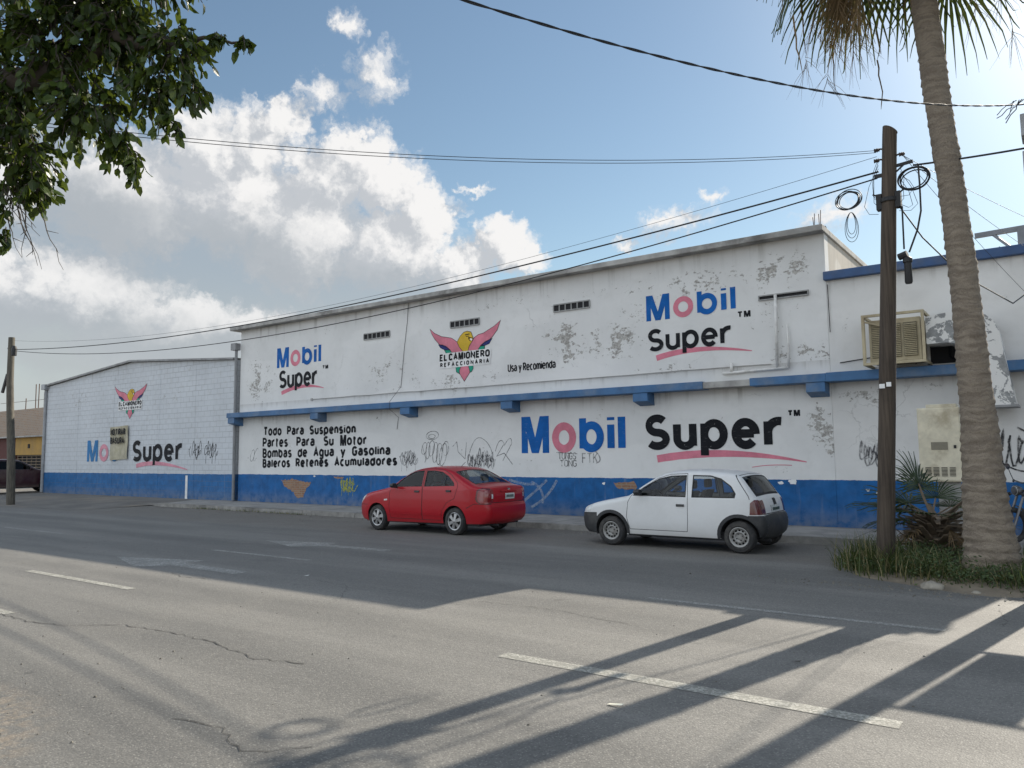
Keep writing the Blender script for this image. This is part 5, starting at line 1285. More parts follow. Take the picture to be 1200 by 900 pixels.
def litter(label, x, y, pts, c):
    b = MB(); vs = [(x+px, y+py, .008+.012*((i*7) % 3)/2) for i, (px, py) in enumerate(pts)]
    o = b.add(vs, [tuple(range(len(vs)))]).build('litter_scrap', mat('scrap_'+str(abs(int(x*100))), c, .7)); tag(o, label, 'litter')
litter('pale slip of paper lying by the long white lane dash', -2.53, 4.62, [(-.05,-.015),(.05,.0),(.06,.02),(-.04,.015)], (.7,.68,.55))
litter('white scrap of paper lying on the shaded asphalt in front of the red sedan', -8.7, 7.15, [(-.04,-.03),(.03,-.02),(.02,.03)], (.75,.75,.72))
litter('dark dry leaf lying on the sunlit road between two shadows', -1.85, 6.35, [(-.04,-.01),(.03,-.02),(.04,.01)], (.04,.03,.02))

# Washingtonia palm beside the pole
def trunk_mat():
    m, t, b = new_mat('ringed_palm_bark'); p = pos(t); x, y, z = t.sep(p)
    wob = t.noise(p, 3.5, 4, .6)
    rings = t.n('ShaderNodeTexNoise', {'Vector': t.comb(t.m('MULTIPLY', x, .16), t.m('MULTIPLY', y, .16), t.m('MULTIPLY_ADD', wob, .24, z)), 'Scale': 27., 'Detail': 3.}).outputs['Fac']
    fine = t.noise(t.v('MULTIPLY', p, (3, 3, 1)), 22, 5, .65)
    c = t.mix(t.ramp(rings, .35, .65), (.185,.150,.115), (.262,.218,.166))
    c = t.mix(t.m('MULTIPLY', t.ramp(fine, .55, .8), .6), c, (.33,.28,.21)); c = t.mix(t.m('MULTIPLY', t.ramp(fine, .45, .2), .6), c, (.035,.028,.022))
    t.put(b.inputs['Base Color'], c); b.inputs['Roughness'].default_value = .9
    bump(t, b, t.m('ADD', t.m('MULTIPLY', rings, .6), fine), .9, .025); return m
M['ptrunk'] = trunk_mat()
M['stub'] = mat('dead_leaf_base', (.15,.115,.08), .9, .35, 6, dirt=(.27,.21,.15), dirt_amt=.5)
palm = thing('palm_tree', 'tall leaning fan palm with ringed trunk growing from the grass beside the utility pole', 'palm', (-.90,11.4,.1))
def palm_axis(z):   # centre and radius of the trunk at height z
    xs = np.interp(z, [0,.4,.88,1.95,3.04,4.1,5.3,6.5,7.8,8.6,10.4], [-.885,-.875,-.905,-.925,-.955,-1.0,-1.075,-1.17,-1.25,-1.29,-1.38])
    rr = np.interp(z, [0,.25,.5,.9,1.5,2.2,3.0,4,5.3,6.5,7.8,8.6], [.325,.305,.28,.247,.215,.192,.172,.158,.15,.152,.155,.16])
    return float(xs), 11.4+.02*z, float(rr)
b = MB(); n = 32; rows = 340; r = random.Random(2); vs = []; k0 = 0
for i in range(rows+1):
    z = -.05+10.3*i/rows; cx, cy, rr = palm_axis(z)
    tooth = (i % 4)/4.
    for k in range(n):
        a = 2*math.pi*k/n
        q = rr*(1+.10*(1-tooth)*(.5+abs(mnoise.noise(Vector((math.cos(a)*6, math.sin(a)*6, (i//4)*3.1))))*1.6)+.05*mnoise.noise(Vector((math.cos(a)*1.5, math.sin(a)*1.5, z*2.2)))+.07*mnoise.noise(Vector((math.cos(a)*5, math.sin(a)*5, z*9))))
        vs.append((cx+q*math.cos(a), cy+q*math.sin(a), z+.012*mnoise.noise(Vector((math.cos(a)*3, math.sin(a)*3, z*3)))))
b.add(vs, [(i*n+k, i*n+(k+1) % n, (i+1)*n+(k+1) % n, (i+1)*n+k) for i in range(rows) for k in range(n)])
b.build('trunk', M['ptrunk'], palm, world=True, smooth=True)
def fan(b, base, d_, up, L, nseg=30, spread=118, droop=.35, r=random, mi=0, thread=None):
    """fan leaf: the palmate blade starts at base, points along d_"""
    d_ = d_.normalized(); s_ = d_.cross(up).normalized(); nn = s_.cross(d_)
    for k in range(nseg):
        a = rad(-spread+2*spread*k/(nseg-1)); u = d_*math.cos(a)+s_*math.sin(a)
        l = L*(.62+.38*math.cos(a*.55))*r.uniform(.92,1.06); sd2 = (s_*math.cos(a)-d_*math.sin(a))
        w0 = L*.62*2*rad(spread)/nseg*.60; vs = []
        fold = nn*(.10*w0*(1 if k % 2 else -1))
        prof_ = ((0.02,.10),(.30,.60),(.55,1.),(.75,.55),(.92,.3),(1.,.10))
        for j, (f, wf) in enumerate(prof_):
            dr = droop*L*max(0, f-.45)**2*r.uniform(1.2,2.2)*1.6
            p = Vector(base)+u*l*f+nn*(.06*L*(1-math.cos(a)))*f-Vector((0,0,1))*dr
            vs += [p-sd2*w0*wf*.5+fold, p+sd2*w0*wf*.5-fold]
        b.add(vs, [(2*j, 2*j+1, 2*j+3, 2*j+2) for j in range(len(prof_)-1)], mi)
        if thread is not None and r.random() < .05:
            p = Vector(vs[-1]); q = [p]
            for j in range(6): p = p+Vector((r.uniform(-.03,.03), r.uniform(-.03,.03), -r.uniform(.08,.22))); q.append(p)
            thread.tube(q, [.012,.012,.011,.010,.009,.007,.003], 4, cap=False)
cx, cy, _ = palm_axis(8.5); top = Vector((cx-.10, cy, 9.7))
r = random.Random(12)
green = MB(); stalk = MB(); dry = MB(); th = MB()
for k in range(36):
    a = k*2.39996+r.uniform(-.2,.2); e = 78-92*(k/35)**.9+r.uniform(-6,6)
    ev = rad(e); dr = Vector((math.cos(a)*math.cos(ev), math.sin(a)*math.cos(ev), math.sin(ev)))
    L1 = r.uniform(.95,1.25)
    st = top+Vector((math.cos(a)*.12, math.sin(a)*.12, -.25*k/36)); pts = []
    for j in range(6):
        u = j/5; pts.append(st+dr*L1*u-Vector((0,0,1))*.42*u*u*math.cos(ev))
    stalk.tube(pts, [.028,.022,.018,.015,.013,.010], 6)
    dd = (pts[-1]-pts[-2]).normalized(); dd = (dd-Vector((0,0,.25))).normalized()
    fan(green, pts[-1], dd, Vector((0,0,1)) if abs(dd.z) < .9 else Vector((math.cos(a),math.sin(a),.3)), r.uniform(.95,1.2), r=r, droop=.5, thread=th)
for k in range(12):     # dead leaves hanging against the trunk
    a = k*2.39996*1.3+r.uniform(-.3,.3); st = top+Vector((math.cos(a)*.16, math.sin(a)*.16, -.35-.25*r.random())); pts = []
    for j in range(6):
        u = j/5; pts.append(st+Vector((math.cos(a)*.75*math.sin(u*1.7), math.sin(a)*.75*math.sin(u*1.7), -.65*u*u)))
    stalk.tube(pts, [.018,.016,.013,.011,.010,.008], 5)
    fan(dry, pts[-1], Vector((math.cos(a)*.3, math.sin(a)*.3, -1)), Vector((math.cos(a), math.sin(a), .2)), r.uniform(.8,1.05), nseg=20, spread=50, droop=.1, r=r)
seeds = MB()
for a, ln in ((3.4,1.9),(3.75,1.5),(4.0,1.2),(4.3,1.7),(3.6,1.1),(5.6,1.3),(2.9,1.7),(.4,1.6)):   # drooping spent flower stalks
    pts = []
    for j in range(9):
        u = j/8; pts.append(top+Vector((math.cos(a)*ln*u*(1-.25*u), math.sin(a)*ln*u*(1-.25*u), .25*u-2.6*u*u)))
    seeds.tube(pts, [.016-.0015*j for j in range(9)], 5)
    for j in range(3, 9):
        for q in range(9):
            p = Vector(pts[j])-Vector((0,0,.02*q)); e = [p]
            dv = Vector((r.uniform(-1,1), r.uniform(-1,1), -r.uniform(.6,1.6))).normalized()
            for w in range(4): p = p+dv*.10+Vector((r.uniform(-.02,.02), r.uniform(-.02,.02), -.02*w)); e.append(p)
            seeds.tube(e, [.004,.003,.003,.002,.001], 3, cap=False)
green.build('crown', M['frond'], palm, world=True); stalk.build('leaf_stalks', M['stub'], palm, world=True); dry.build('dead_fronds', M['dry_frond'], palm, world=True)
th.build('leaf_threads', M['dry_frond'], palm, world=True, kind='stuff'); seeds.build('flower_stalks', M['dry_frond'], palm, world=True)
# little palm in front of the cabinet
yp = thing('young_palm', 'short bushy fan palm with dead leaf bases between pole and tall palm', 'palm', (-1.62,12.55,.15))
st_ = MB(); r = random.Random(31)
for k in range(120):
    a = k*2.39996; zz = .02+.62*k/120; rr = .40-.18*k/120
    p = Vector((-1.62+rr*math.cos(a)*.6, 12.55+rr*math.sin(a)*.6, .12+zz)); dv = Vector((math.cos(a), math.sin(a), r.uniform(-.2,.9))).normalized(); ln = r.uniform(.16,.42)
    sdv = Vector((-math.sin(a), math.cos(a), 0)); q = p+dv*ln; w0, w1 = .055, .025
    st_.add([p-sdv*w0, p+sdv*w0, q+sdv*w1, q-sdv*w1, p-sdv*w0-Vector((0,0,.03)), p+sdv*w0-Vector((0,0,.03)), q+sdv*w1-Vector((0,0,.012)), q-sdv*w1-Vector((0,0,.012))], [(0,1,2,3),(7,6,5,4),(0,4,5,1),(1,5,6,2),(2,6,7,3),(3,7,4,0)])
st_.lathe([(.24,0),(.19,.25),(.11,.45),(.05,.58),(0,.6)], 14, 'z', c=(-1.62,12.55,.1))
st_.build('trunk', M['stub'], yp, world=True)
g2 = MB(); s2 = MB(); d2 = MB()
for k, (a, e, L1, L) in enumerate(((3.0,12,.38,.78),(3.35,-6,.32,.62),(2.7,28,.38,.72),(3.5,28,.30,.55),(2.9,72,.50,.62),(2.4,62,.45,.5),(4.4,12,.30,.5),(.1,6,.42,.45),(5.9,12,.38,.42),(1.5,40,.4,.5),(1.0,20,.4,.5),(3.1,-42,.3,.42),(3.6,-35,.3,.42),(3.05,-14,.36,.45))):
    ev = rad(e); dv = Vector((math.cos(a)*math.cos(ev), math.sin(a)*math.cos(ev), math.sin(ev))); p = Vector((-1.66,12.5,.70))
    s2.tube([p, p+dv*L1*.5, p+dv*L1], [.016,.013,.010], 5)
    fan(g2 if k != 12 else d2, p+dv*L1, dv, Vector((0,0,1)) if e < 70 else Vector((math.cos(a),math.sin(a),.2)), L, nseg=24, spread=100, droop=.15, r=r)
for k in range(7):
    a = r.uniform(2.6,6.6); p = Vector((-1.62+.2*math.cos(a), 12.55+.2*math.sin(a), r.uniform(.2,.6)))
    fan(d2, p+Vector((math.cos(a)*.1, math.sin(a)*.1, 0)), Vector((math.cos(a), math.sin(a), -.7)), Vector((math.cos(a), math.sin(a), 1)), r.uniform(.35,.55), nseg=12, spread=30, droop=.1, r=r)
g2.build('crown', M['frond'], yp, world=True); s2.build('leaf_stalks', M['stub'], yp, world=True); d2.build('dead_fronds', M['dry_frond'], yp, world=True)

# ------------------------------------------------------------------ overhanging tree on the left
tr = thing('shade_tree', 'leafy broadleaf tree with thick limb overhanging the road at upper left', 'tree', (-7.6,.5,.1))
M['bark'] = mat('grey_bark', (.07,.058,.048), .9, .35, 4, bmp=.9, bscale=14)
wood = MB(); r = random.Random(77); tips = []
def limb(p0, p1, r0, r1, sag=.1, n=7):
    pts = []
    for j in range(n+1):
        u = j/n; p = Vector(p0).lerp(Vector(p1), u)+Vector((0,0,sag*math.sin(u*math.pi)))
        if 0 < j < n: p += Vector((r.uniform(-1,1), r.uniform(-1,1), r.uniform(-1,1)))*.03
        pts.append(p)
    wood.tube(pts, [r0+(r1-r0)*j/n for j in range(n+1)], 9 if r0 > .04 else 5); return pts
limb((-7.6,.5,-.05), (-7.35,.75,2.5), .26, .19)
limb((-7.36,.74,2.4), (-6.4,1.33,3.86), .16, .10, .15); limb((-6.45,1.3,3.84), (-5.2,2.15,4.14), .10, .07, .05); limb((-5.25,2.12,4.13), (-4.55,2.6,4.32), .07, .025)
limb((-7.36,.74,2.4), (-7.9,-.6,5.2), .15, .07); limb((-7.36,.74,2.4), (-8.6,1.6,5.0), .15, .06); limb((-7.3,.8,2.6), (-6.6,.6,5.6), .14, .05); limb((-6.0,1.6,3.95), (-5.9,2.4,5.4), .07, .02)
limb((-4.6,2.56,4.3), (-4.2,2.86,4.34), .02, .008, .03)
BL = [((-5.20,2.14,4.29),.38,330),((-4.86,2.40,4.40),.30,260),((-5.05,2.30,3.90),.30,240),((-4.70,2.53,4.02),.22,130),((-4.53,2.62,4.26),.22,140),((-5.42,2.05,3.62),.30,200),((-4.88,2.46,3.66),.17,70),
      ((-4.30,2.78,4.30),.09,22),((-4.20,2.87,4.31),.05,10),((-5.52,2.04,3.36),.18,60),((-5.36,2.14,3.42),.16,50),((-5.75,1.75,4.30),.45,380),((-5.90,1.70,3.72),.34,200),((-5.16,2.10,4.86),.48,420),((-4.66,2.48,4.84),.36,240),((-5.80,1.60,5.0),.6,450),
      ((-4.46,2.66,3.98),.13,40),((-4.60,2.60,3.80),.10,26),((-4.78,2.50,3.50),.09,24),((-5.05,2.30,4.60),.35,260),((-5.50,2.02,3.98),.30,220),((-5.55,2.05,3.08),.07,10),
      ((-6.6,.6,5.5),1.0,700),((-7.9,-.4,5.3),1.1,700),((-8.5,1.5,5.1),1.0,600),((-7.2,.6,6.2),1.1,600),((-6.7,1.3,4.6),.6,320),((-6.1,2.2,5.4),.6,320)]
lf = MB()
def leaf(p, dv, L, r):
    dv = dv.normalized(); a = Vector((r.uniform(-1,1), r.uniform(-1,1), r.uniform(-.2,1))); s_ = dv.cross(a)
    if s_.length < .05: s_ = dv.orthogonal()
    s_.normalize(); nn = s_.cross(dv); w = L*r.uniform(.24,.31); c_ = r.uniform(-.03,.10)*L; b_ = r.uniform(.05,.25)*L
    vs = [p, p+dv*L*.30+s_*w+nn*c_, p+dv*L*.34-nn*b_*.2, p+dv*L*.30-s_*w+nn*c_, p+dv*L*.70+s_*w*.82+nn*c_-nn*b_*.6, p+dv*L*.70-nn*b_*.8, p+dv*L*.70-s_*w*.82+nn*c_-nn*b_*.6, p+dv*L-nn*b_*1.5]
    lf.add(vs, [(0,1,2),(0,2,3),(1,4,5,2),(2,5,6,3),(4,7,5),(5,7,6)])
for (c_, R_, n_) in BL:
    c_ = Vector(c_); nt = max(4, int(n_*2.2)//7)
    for q in range(nt):
        while True:
            v = Vector((r.uniform(-1,1), r.uniform(-1,1), r.uniform(-1,1)))
            if .2 < v.length < 1: break
        v = v*(v.length**-.35); tip = c_+v*R_
        st = c_+v*R_*.35+Vector((0,0,.04)); bend = Vector((r.uniform(-.06,.06), r.uniform(-.06,.06), r.uniform(-.12,.0)))*R_*2
        pts = [st, st.lerp(tip, .5)+Vector((0,0,.03)), tip+bend]; wood.tube(pts, [.007,.005,.003], 3, cap=False)
        dv = (pts[2]-pts[1]).normalized()
        for k in range(7):
            u = .25+.75*k/6; p = pts[0].lerp(pts[1], u*2) if u < .5 else pts[1].lerp(pts[2], u*2-1)
            o_ = Vector((r.uniform(-1,1), r.uniform(-1,1), r.uniform(-1.0,.5)))
            leaf(p, dv*.8+o_*.9+Vector((0,0,-.25)), r.uniform(.045,.098), r)
for k in range(9):     # bare twigs drooping at the left edge
    p = Vector((-5.5+r.uniform(-.1,.22), 2.05+r.uniform(-.1,.15), 3.42+r.uniform(-.12,.05))); pts = [p]
    dv = Vector((r.uniform(-.1,.5), r.uniform(0,.3), -r.uniform(.3,1))).normalized()
    for j in range(6): p = p+dv*r.uniform(.04,.09)+Vector((r.uniform(-.02,.02), r.uniform(-.02,.02), r.uniform(-.02,.01))); pts.append(p)
    wood.tube(pts, [.005,.0045,.004,.003,.0025,.002,.0015], 3, cap=False)
    for j in (2,4): q = pts[j]; wood.tube([q, q+Vector((r.uniform(-.06,.1), r.uniform(-.05,.05), -r.uniform(0,.08)))], [.003,.0015], 3, cap=False)
wood.build('trunk', M['bark'], tr, world=True, smooth=True); lf.build('crown', M['leaf'], tr, world=True)

# ------------------------------------------------------------------ poles
def wood_mat(name, c1, c2):
    m, t, b = new_mat(name); p = pos(t)
    g_ = t.noise(t.v('MULTIPLY', p, (22, 22, .7)), 1.6, 6, .65); n = t.noise(p, 1.2, 4)
    c = t.mix(t.ramp(g_, .3, .7), c1, c2); c = t.mix(t.m('MULTIPLY', t.ramp(n, .45, .7), .5), c, tuple(q*.6 for q in c1))
    t.put(b.inputs['Base Color'], c); b.inputs['Roughness'].default_value = .85; bump(t, b, g_, .8, .012); return m
M['pole'] = wood_mat('creosoted_wood', (.042,.031,.023), (.10,.076,.055)); M['pole2'] = wood_mat('weathered_wood', (.07,.062,.05), (.15,.135,.105))
M['cable'] = mat('black_cable', (.016,.016,.017), .6); M['metal'] = mat('galvanised_steel', (.33,.33,.33), .5, .2, 8, metal=.6)
M['cer'] = mat('dark_insulator', (.05,.035,.03), .35); M['grey'] = mat('grey_enamel', (.30,.31,.32), .5, .15, 5, dirt=(.15,.14,.12))
PX, PY = -2.13, 11.55
pole = thing('utility_pole', 'dark wooden utility pole with cable closures standing in the grass by the palm', 'pole', (PX,PY,.1))
def pole_pt(z): return Vector((PX+.375*(z/6.1)*.95, PY, z))
b = MB(); n = 20; vs = []; rows = 40
for i in range(rows+1):
    z = -.1+6.32*i/rows; c = pole_pt(z); rr = .118-.024*(z/6.1)
    for k in range(n):
        a = 2*math.pi*k/n; q = rr*(1+.03*mnoise.noise(Vector((math.cos(a)*2, math.sin(a)*2, z*.9)))); zz = z
        if i == rows: zz = z-.10+.10*math.cos(a+2.6)*.6
        vs.append((c.x+q*math.cos(a), c.y+q*math.sin(a), zz))
b.add(vs, [(i*n+k, i*n+(k+1) % n, (i+1)*n+(k+1) % n, (i+1)*n+k) for i in range(rows) for k in range(n)]+[tuple(rows*n+k for k in range(n))])
b.build('shaft', M['pole'], pole, world=True, smooth='auto')
hd = MB()
c = pole_pt(5.12); hd.lathe([(.112,-.03),(.118,-.02),(.118,.02),(.112,.03)], 20, 'z', c=tuple(c))
for q in (-1, 1): hd.box(c.x+q*.12-.035, c.y-.06, c.z-.12, c.x+q*.12+.035, c.y+.06, c.z+.10); hd.tube([(c.x+q*.13,c.y,c.z+.08),(c.x+q*.2,c.y-.02,c.z+.12)], .012, 5)
hd.build('clamp_band', M['cable'], pole, world=True); hd = MB()
c = pole_pt(5.56); hd.bar((c.x-.19,c.y-.02,c.z-.07),(c.x-.08,c.y-.02,c.z-.07),.03,.05); hd.build('bracket', M['cable'], pole, world=True); hd = MB(); hd.bar((c.x+.08,c.y,c.z+.03),(c.x+.30,c.y,c.z+.05),.03,.04); hd.bar((c.x+.09,c.y,c.z-.05),(c.x+.2,c.y,c.z+.04),.02,.02)
hd.build('bracket', M['cable'], pole, world=True)
for z, q in ((5.87,-1),(5.72,-1),(5.74,1)):
    ins = MB(); c = pole_pt(z); ins.tube([(c.x+q*.09,c.y,c.z),(c.x+q*.13,c.y,c.z+.01)], .012, 6); ins.lathe([(0,-.04),(.03,-.035),(.02,-.01),(.032,.0),(.02,.015),(.026,.03),(0,.04)], 10, 'x', c=(c.x+q*.16,c.y,c.z))
    ins.build('insulator', M['cer'], pole, world=True)
c = pole_pt(2.55)
MB().box(c.x-.08,PY-.127,2.50,c.x-.01,PY-.119,2.56).build('paper_tag', M['p_white'], pole, world=True); MB().box(c.x+.01,PY-.127,2.52,c.x+.07,PY-.119,2.58).build('paper_tag', M['p_white'], pole, world=True)
MB().tube([pole_pt(4.3)+Vector((.13,0,0)), pole_pt(4.3)+Vector((.24,-.02,.03))], .05, 8).lathe([(.0,-.24),(.04,-.235),(.05,-.21),(.046,.05),(.06,.06),(.06,.11),(.03,.14),(0,.145)], 14, 'z', c=(pole_pt(4.3).x+.24,PY-.02,4.15)).build('splice_closure', M['cable'], pole, world=True, smooth='auto')
rod = MB(); rod.tube([pole_pt(5.0)+Vector((.17,-.02,0)), pole_pt(4.4)+Vector((.20,-.02,0))], .012, 5)
rod.tube([pole_pt(4.35)+Vector((.26,0,0)), pole_pt(4.65)+Vector((.36,0,0)), pole_pt(4.9)+Vector((.40,0,0)), pole_pt(5.3)+Vector((.38,0,0)), pole_pt(5.55)+Vector((.36,0,0))], .013, 6)
rod.tube([pole_pt(5.0)+Vector((.14,-.02,0)), pole_pt(4.6)+Vector((.38,.3,0)), pole_pt(4.2)+Vector((.75,1.2,0)), pole_pt(3.98)+Vector((1.3,3.0,0)), Vector((-.2,16.3,4.6))], .010, 5)
rd_ = random.Random(4)
for k in range(8):     # loose drop wires
    q = -1 if k < 4 else 1; a = pole_pt(5.75-.05*k)+Vector((q*.14,0,0)); e = pole_pt(5.15-.1*(k % 3))+Vector((q*.13,0,0)); mid = a.lerp(e, .5)+Vector((q*rd_.uniform(.02,.22), rd_.uniform(-.1,.1), -rd_.uniform(0,.25)))
    rod.tube([a.lerp(mid, .0), a.lerp(mid, .5)+Vector((q*.03,0,0)), mid, mid.lerp(e, .5)+Vector((q*.03,0,-.05)), e], .0035, 4)
rod.build('lead_wire', M['cable'], pole, world=True)
def coil(c, R_, n, th, seed, tail):
    r = random.Random(seed); b = MB()
    for k in range(n):
        o = Vector((r.uniform(-.03,.03), r.uniform(-.03,.03), r.uniform(-.03,.03))); rr = R_*r.uniform(.9,1.05); tl = r.uniform(-.15,.15)
        b.tube([Vector(c)+o+Vector((rr*math.cos(a), rr*math.sin(a)*math.sin(.35+tl), rr*.93*math.sin(a))) for a in [j*math.pi/16 for j in range(33)]], th, 5, cap=False)
    if tail:
        for k in range(3):
            w_, h_ = .06+.02*k, .22+.04*k; b.tube([Vector(c)+Vector((.02+w_*math.sin(a)*(.6+.4*math.sin(a/2)), 0, -R_-.0-h_*(1-math.cos(a))/1.4)) for a in [j*math.pi/12 for j in range(25)]], .004, 4, cap=False)
    return b
o = coil((-2.33,11.45,5.18), .16, 5, .0065, 1, True).build('cable_coil', M['cable']); tag(o, 'black cable coil with hanging thin loops, left of the utility pole top', 'cable coil')
o = coil((-1.52,11.5,5.36), .19, 4, .009, 2, False).build('cable_coil', M['cable']); tag(o, 'black cable coil between the utility pole and the palm trunk', 'cable coil')

lp = thing('utility_pole', 'slim weathered wooden utility pole in front of the maroon car and yellow shop', 'pole', (-31.8,12.4,0))
MB().tube([(-31.8,12.4,-.1),(-31.95,12.4,1.7),(-32.25,12.4,3.6),(-32.38,12.4,4.6),(-32.42,12.4,6.3)], [.145,.135,.125,.12,.11], 14).build('shaft', M['pole2'], lp, world=True, smooth='auto')
MB().lathe([(0,-.18),(.09,-.17),(.1,.1),(.06,.2),(0,.2)], 12, 'z', c=(-32.15,12.4,5.75)).build('cable_box', M['cable'], lp, world=True, smooth='auto')
MB().bar((-32.75,12.3,4.2),(-32.5,12.35,4.9),.08,.08).tube([(-32.5,12.35,4.9),(-32.4,12.4,5.3)],.012,5).bar((-32.7,12.4,5.9),(-32.2,12.4,5.95),.05,.05).build('bracket', M['cable'], lp, world=True)
rp = thing('equipment_pole', 'grey steel pole with two metal boxes at the right edge beyond the palm', 'pole', (-.14,11.3,.1))
MB().tube([(-.13,11.3,-.1),(-.10,11.3,3),(-.07,11.3,6.25)], [.15,.14,.11], 14).build('shaft', M['grey'], rp, world=True, smooth='auto')
for z0, z1 in ((5.49,5.77),(5.01,5.30)): MB().box(-.25,11.1,z0,-.06,11.45,z1).build('box', M['grey'], rp, world=True, bevel=.01)
MB().box(.08,11.28,2.42,.72,11.32,3.55).build('sign_panel', M['grey'], rp, world=True, bevel=.006)
MB().bar((-.1,11.3,2.40),(.95,11.3,2.38),.035,.035).bar((-.1,11.3,3.58),(.80,11.3,3.58),.03,.03).build('sign_frame', M['metal'], rp, world=True)

# ------------------------------------------------------------------ overhead cables
def cable(name, a, e, sag, r0, label, m='cable', n=40, twist=0, cat='cable', group=None):
    a, e = Vector(a), Vector(e); pts = []
    for i in range(n+1):
        u = i/n; p = a.lerp(e, u); p.z -= sag*4*u*(1-u); pts.append(p)
    b = MB()
    if twist:
        L = (e-a).length
        for k in range(2):
            b.tube([p+Vector((0, r0*.9*math.sin(i/n*L*twist+k*math.pi), r0*.9*math.cos(i/n*L*twist+k*math.pi))) for i, p in enumerate(pts)], r0*.8, 5)
    else: b.tube(pts, r0, 5)
    return tag(b.build(name, M[m], smooth=True), label, cat, group)
pL = Vector((-32.1,12.4,5.78)); p1 = pole_pt(5.50)+Vector((-.15,0,0)); p2 = pole_pt(5.12)+Vector((-.15,0,0))
cable('overhead_cable', (-1.94,11.55,5.56), (-32.3,12.4,5.83), .61, .014, 'thick black cable from pole to pole, upper of the two crossing the warehouse roof line', n=60)
b = MB()
cable('overhead_cable', (-1.96,11.55,5.47), (-32.1,12.4,5.76), .92, .011, 'thinner black cable sagging across the upper wall below the roof line', n=60)
cable('overhead_cable', pole_pt(5.78)+Vector((-.16,0,0)), (-32.2,12.4,6.16), .80, .0035, 'hair thin wire from near pole to far pole crossing the clouds', n=60)
cable('overhead_cable', pole_pt(5.87)+Vector((-.17,0,0)), (-11.72,-.19,5.617), .55, .0042, 'upper of two thin parallel wires running behind the overhanging tree', n=60)
cable('overhead_cable', pole_pt(5.84)+Vector((-.17,0,0)), (-11.5,-.2,5.50), .55, .0042, 'lower of two thin parallel wires running behind the overhanging tree', n=60)
cable('overhead_cable', (-3.846,1.0,4.461), (-.166,11.3,5.947), .431, .0068, 'thick twisted black cable crossing the blue sky above the pole', n=260, twist=11)
cable('overhead_cable', pole_pt(5.55)+Vector((.3,0,0)), (-.2,11.3,5.39), .01, .014, 'black service cable rising to the right from the pole bracket behind the palm', n=30)
for k, (e, lab) in enumerate((((-.3,16.45,4.2),'steepest thin drop wire from pole to workshop wall right of the palm'),((.1,16.5,4.75),'middle thin drop wire from pole to workshop wall right of the palm'),((.6,16.5,5.1),'shallowest thin drop wire from pole to workshop coping right of the palm'))):
    cable('drop_wire', pole_pt(5.72)+Vector((.17,0,0)), e, .06, .0035, lab, n=16)
cable('drop_wire', (-.20,11.25,4.95), (-.55,16.4,3.4), .05, .006, 'thin wire hanging from the grey box down to the duct, left of two', n=16)
cable('drop_wire', (-.16,11.25,4.9), (-.42,16.4,3.3), -.05, .006, 'thin wire hanging from the grey box down to the duct, right of two', n=16)
b = MB(); r = random.Random(8)
for k in range(5):
    p = Vector((-.30+.03*k,11.0,5.91)); q = [p]
    for j in range(5): p = p+Vector((-r.uniform(.01,.06), r.uniform(-.04,.04), -r.uniform(.0,.08))); q.append(p)
    b.tube(q, .006, 4)
tag(b.build('cable_tangle', M['cable']), 'loose tangle of cable ends hanging from the twisted overhead cable', 'cable')
# dry leaf caught on the lower cable
b = MB(); p = p2.lerp(pL, .42)
tag(MB().add([(-16.98,12.0,5.02),(-16.86,11.96,5.08),(-16.72,12.02,5.06),(-16.78,12.06,4.93),(-16.88,12.02,4.90)], [(0,1,2,3,4)]).build('dry_leaf', mat('yellow_leaf', (.5,.3,.04), .7)), 'small orange leaf caught on the lower cable', 'leaf') if False else None

# ------------------------------------------------------------------ background at the far left
M['ochre'] = mat('ochre_wall', (.40,.24,.06), .8, .15, 2, dirt=(.2,.15,.1)); M['maroonw'] = mat('maroon_wall', (.09,.025,.02), .8)
M['brickw'] = M['brick']
def rough_brick():
    m, t, b = new_mat('old_brick_wall'); p = pos(t); x, y, z = t.sep(p)
    br = t.n('ShaderNodeTexBrick', {'Vector': t.comb(x, z, 0), 'Color1': (.36,.24,.16,1), 'Color2': (.28,.18,.12,1), 'Mortar': (.36,.32,.27,1), 'Scale': 1., 'Mortar Size': .02, 'Brick Width': .34, 'Row Height': .13})
    t.put(b.inputs['Base Color'], t.mix(t.ramp(t.noise(p, 2.5, 6, .7), .35, .7), br.outputs[0], (.33,.27,.22))); b.inputs['Roughness'].default_value = .95; return m
yb = thing('yellow_shop', 'low ochre and maroon shop with barred front behind the maroon car', 'building', (-52,20.5,0))
MB().box(-52.3,20.5,1.95,-46.9,20.8,3.0).box(-52.3,20.5,-.1,-47.1,20.8,.6).box(-47.1,20.5,-.1,-46.9,20.8,1.95).build('wall', M['ochre'], yb, world=True)
MB().box(-62,20.5,-.1,-52.3,20.8,3.0).build('end_wall', M['maroonw'], yb, world=True)
MB().box(-62.2,20.2,3.0,-46.7,27,3.08).build('roof', M['coping'], yb, world=True)
MB().box(-52.3,20.75,.6,-47.1,20.79,1.95).build('opening', M['dark'], yb, world=True)
gr = MB()
for k in range(9): gr.box(-52.2+k*.63,20.60,.62,-52.16+k*.63,20.64,1.93)
for k in range(8): gr.box(-52.2,20.56,.68+k*.17,-47.12,20.6,.72+k*.17)
gr.build('window_grille', mat('brown_grille', (.20,.15,.10), .7), yb, world=True)
MB().box(-50.55,20.47,2.35,-50.3,20.498,2.6).build('wall_lamp', M['dark'], yb, world=True)
bw = thing('brick_building', 'unfinished tan brick building rising behind the yellow shop', 'building', (-60,26.2,0))
MB().box(-80,26.1,-.1,-44,26.4,5.55).build('wall', rough_brick(), bw, world=True)
r = random.Random(3)
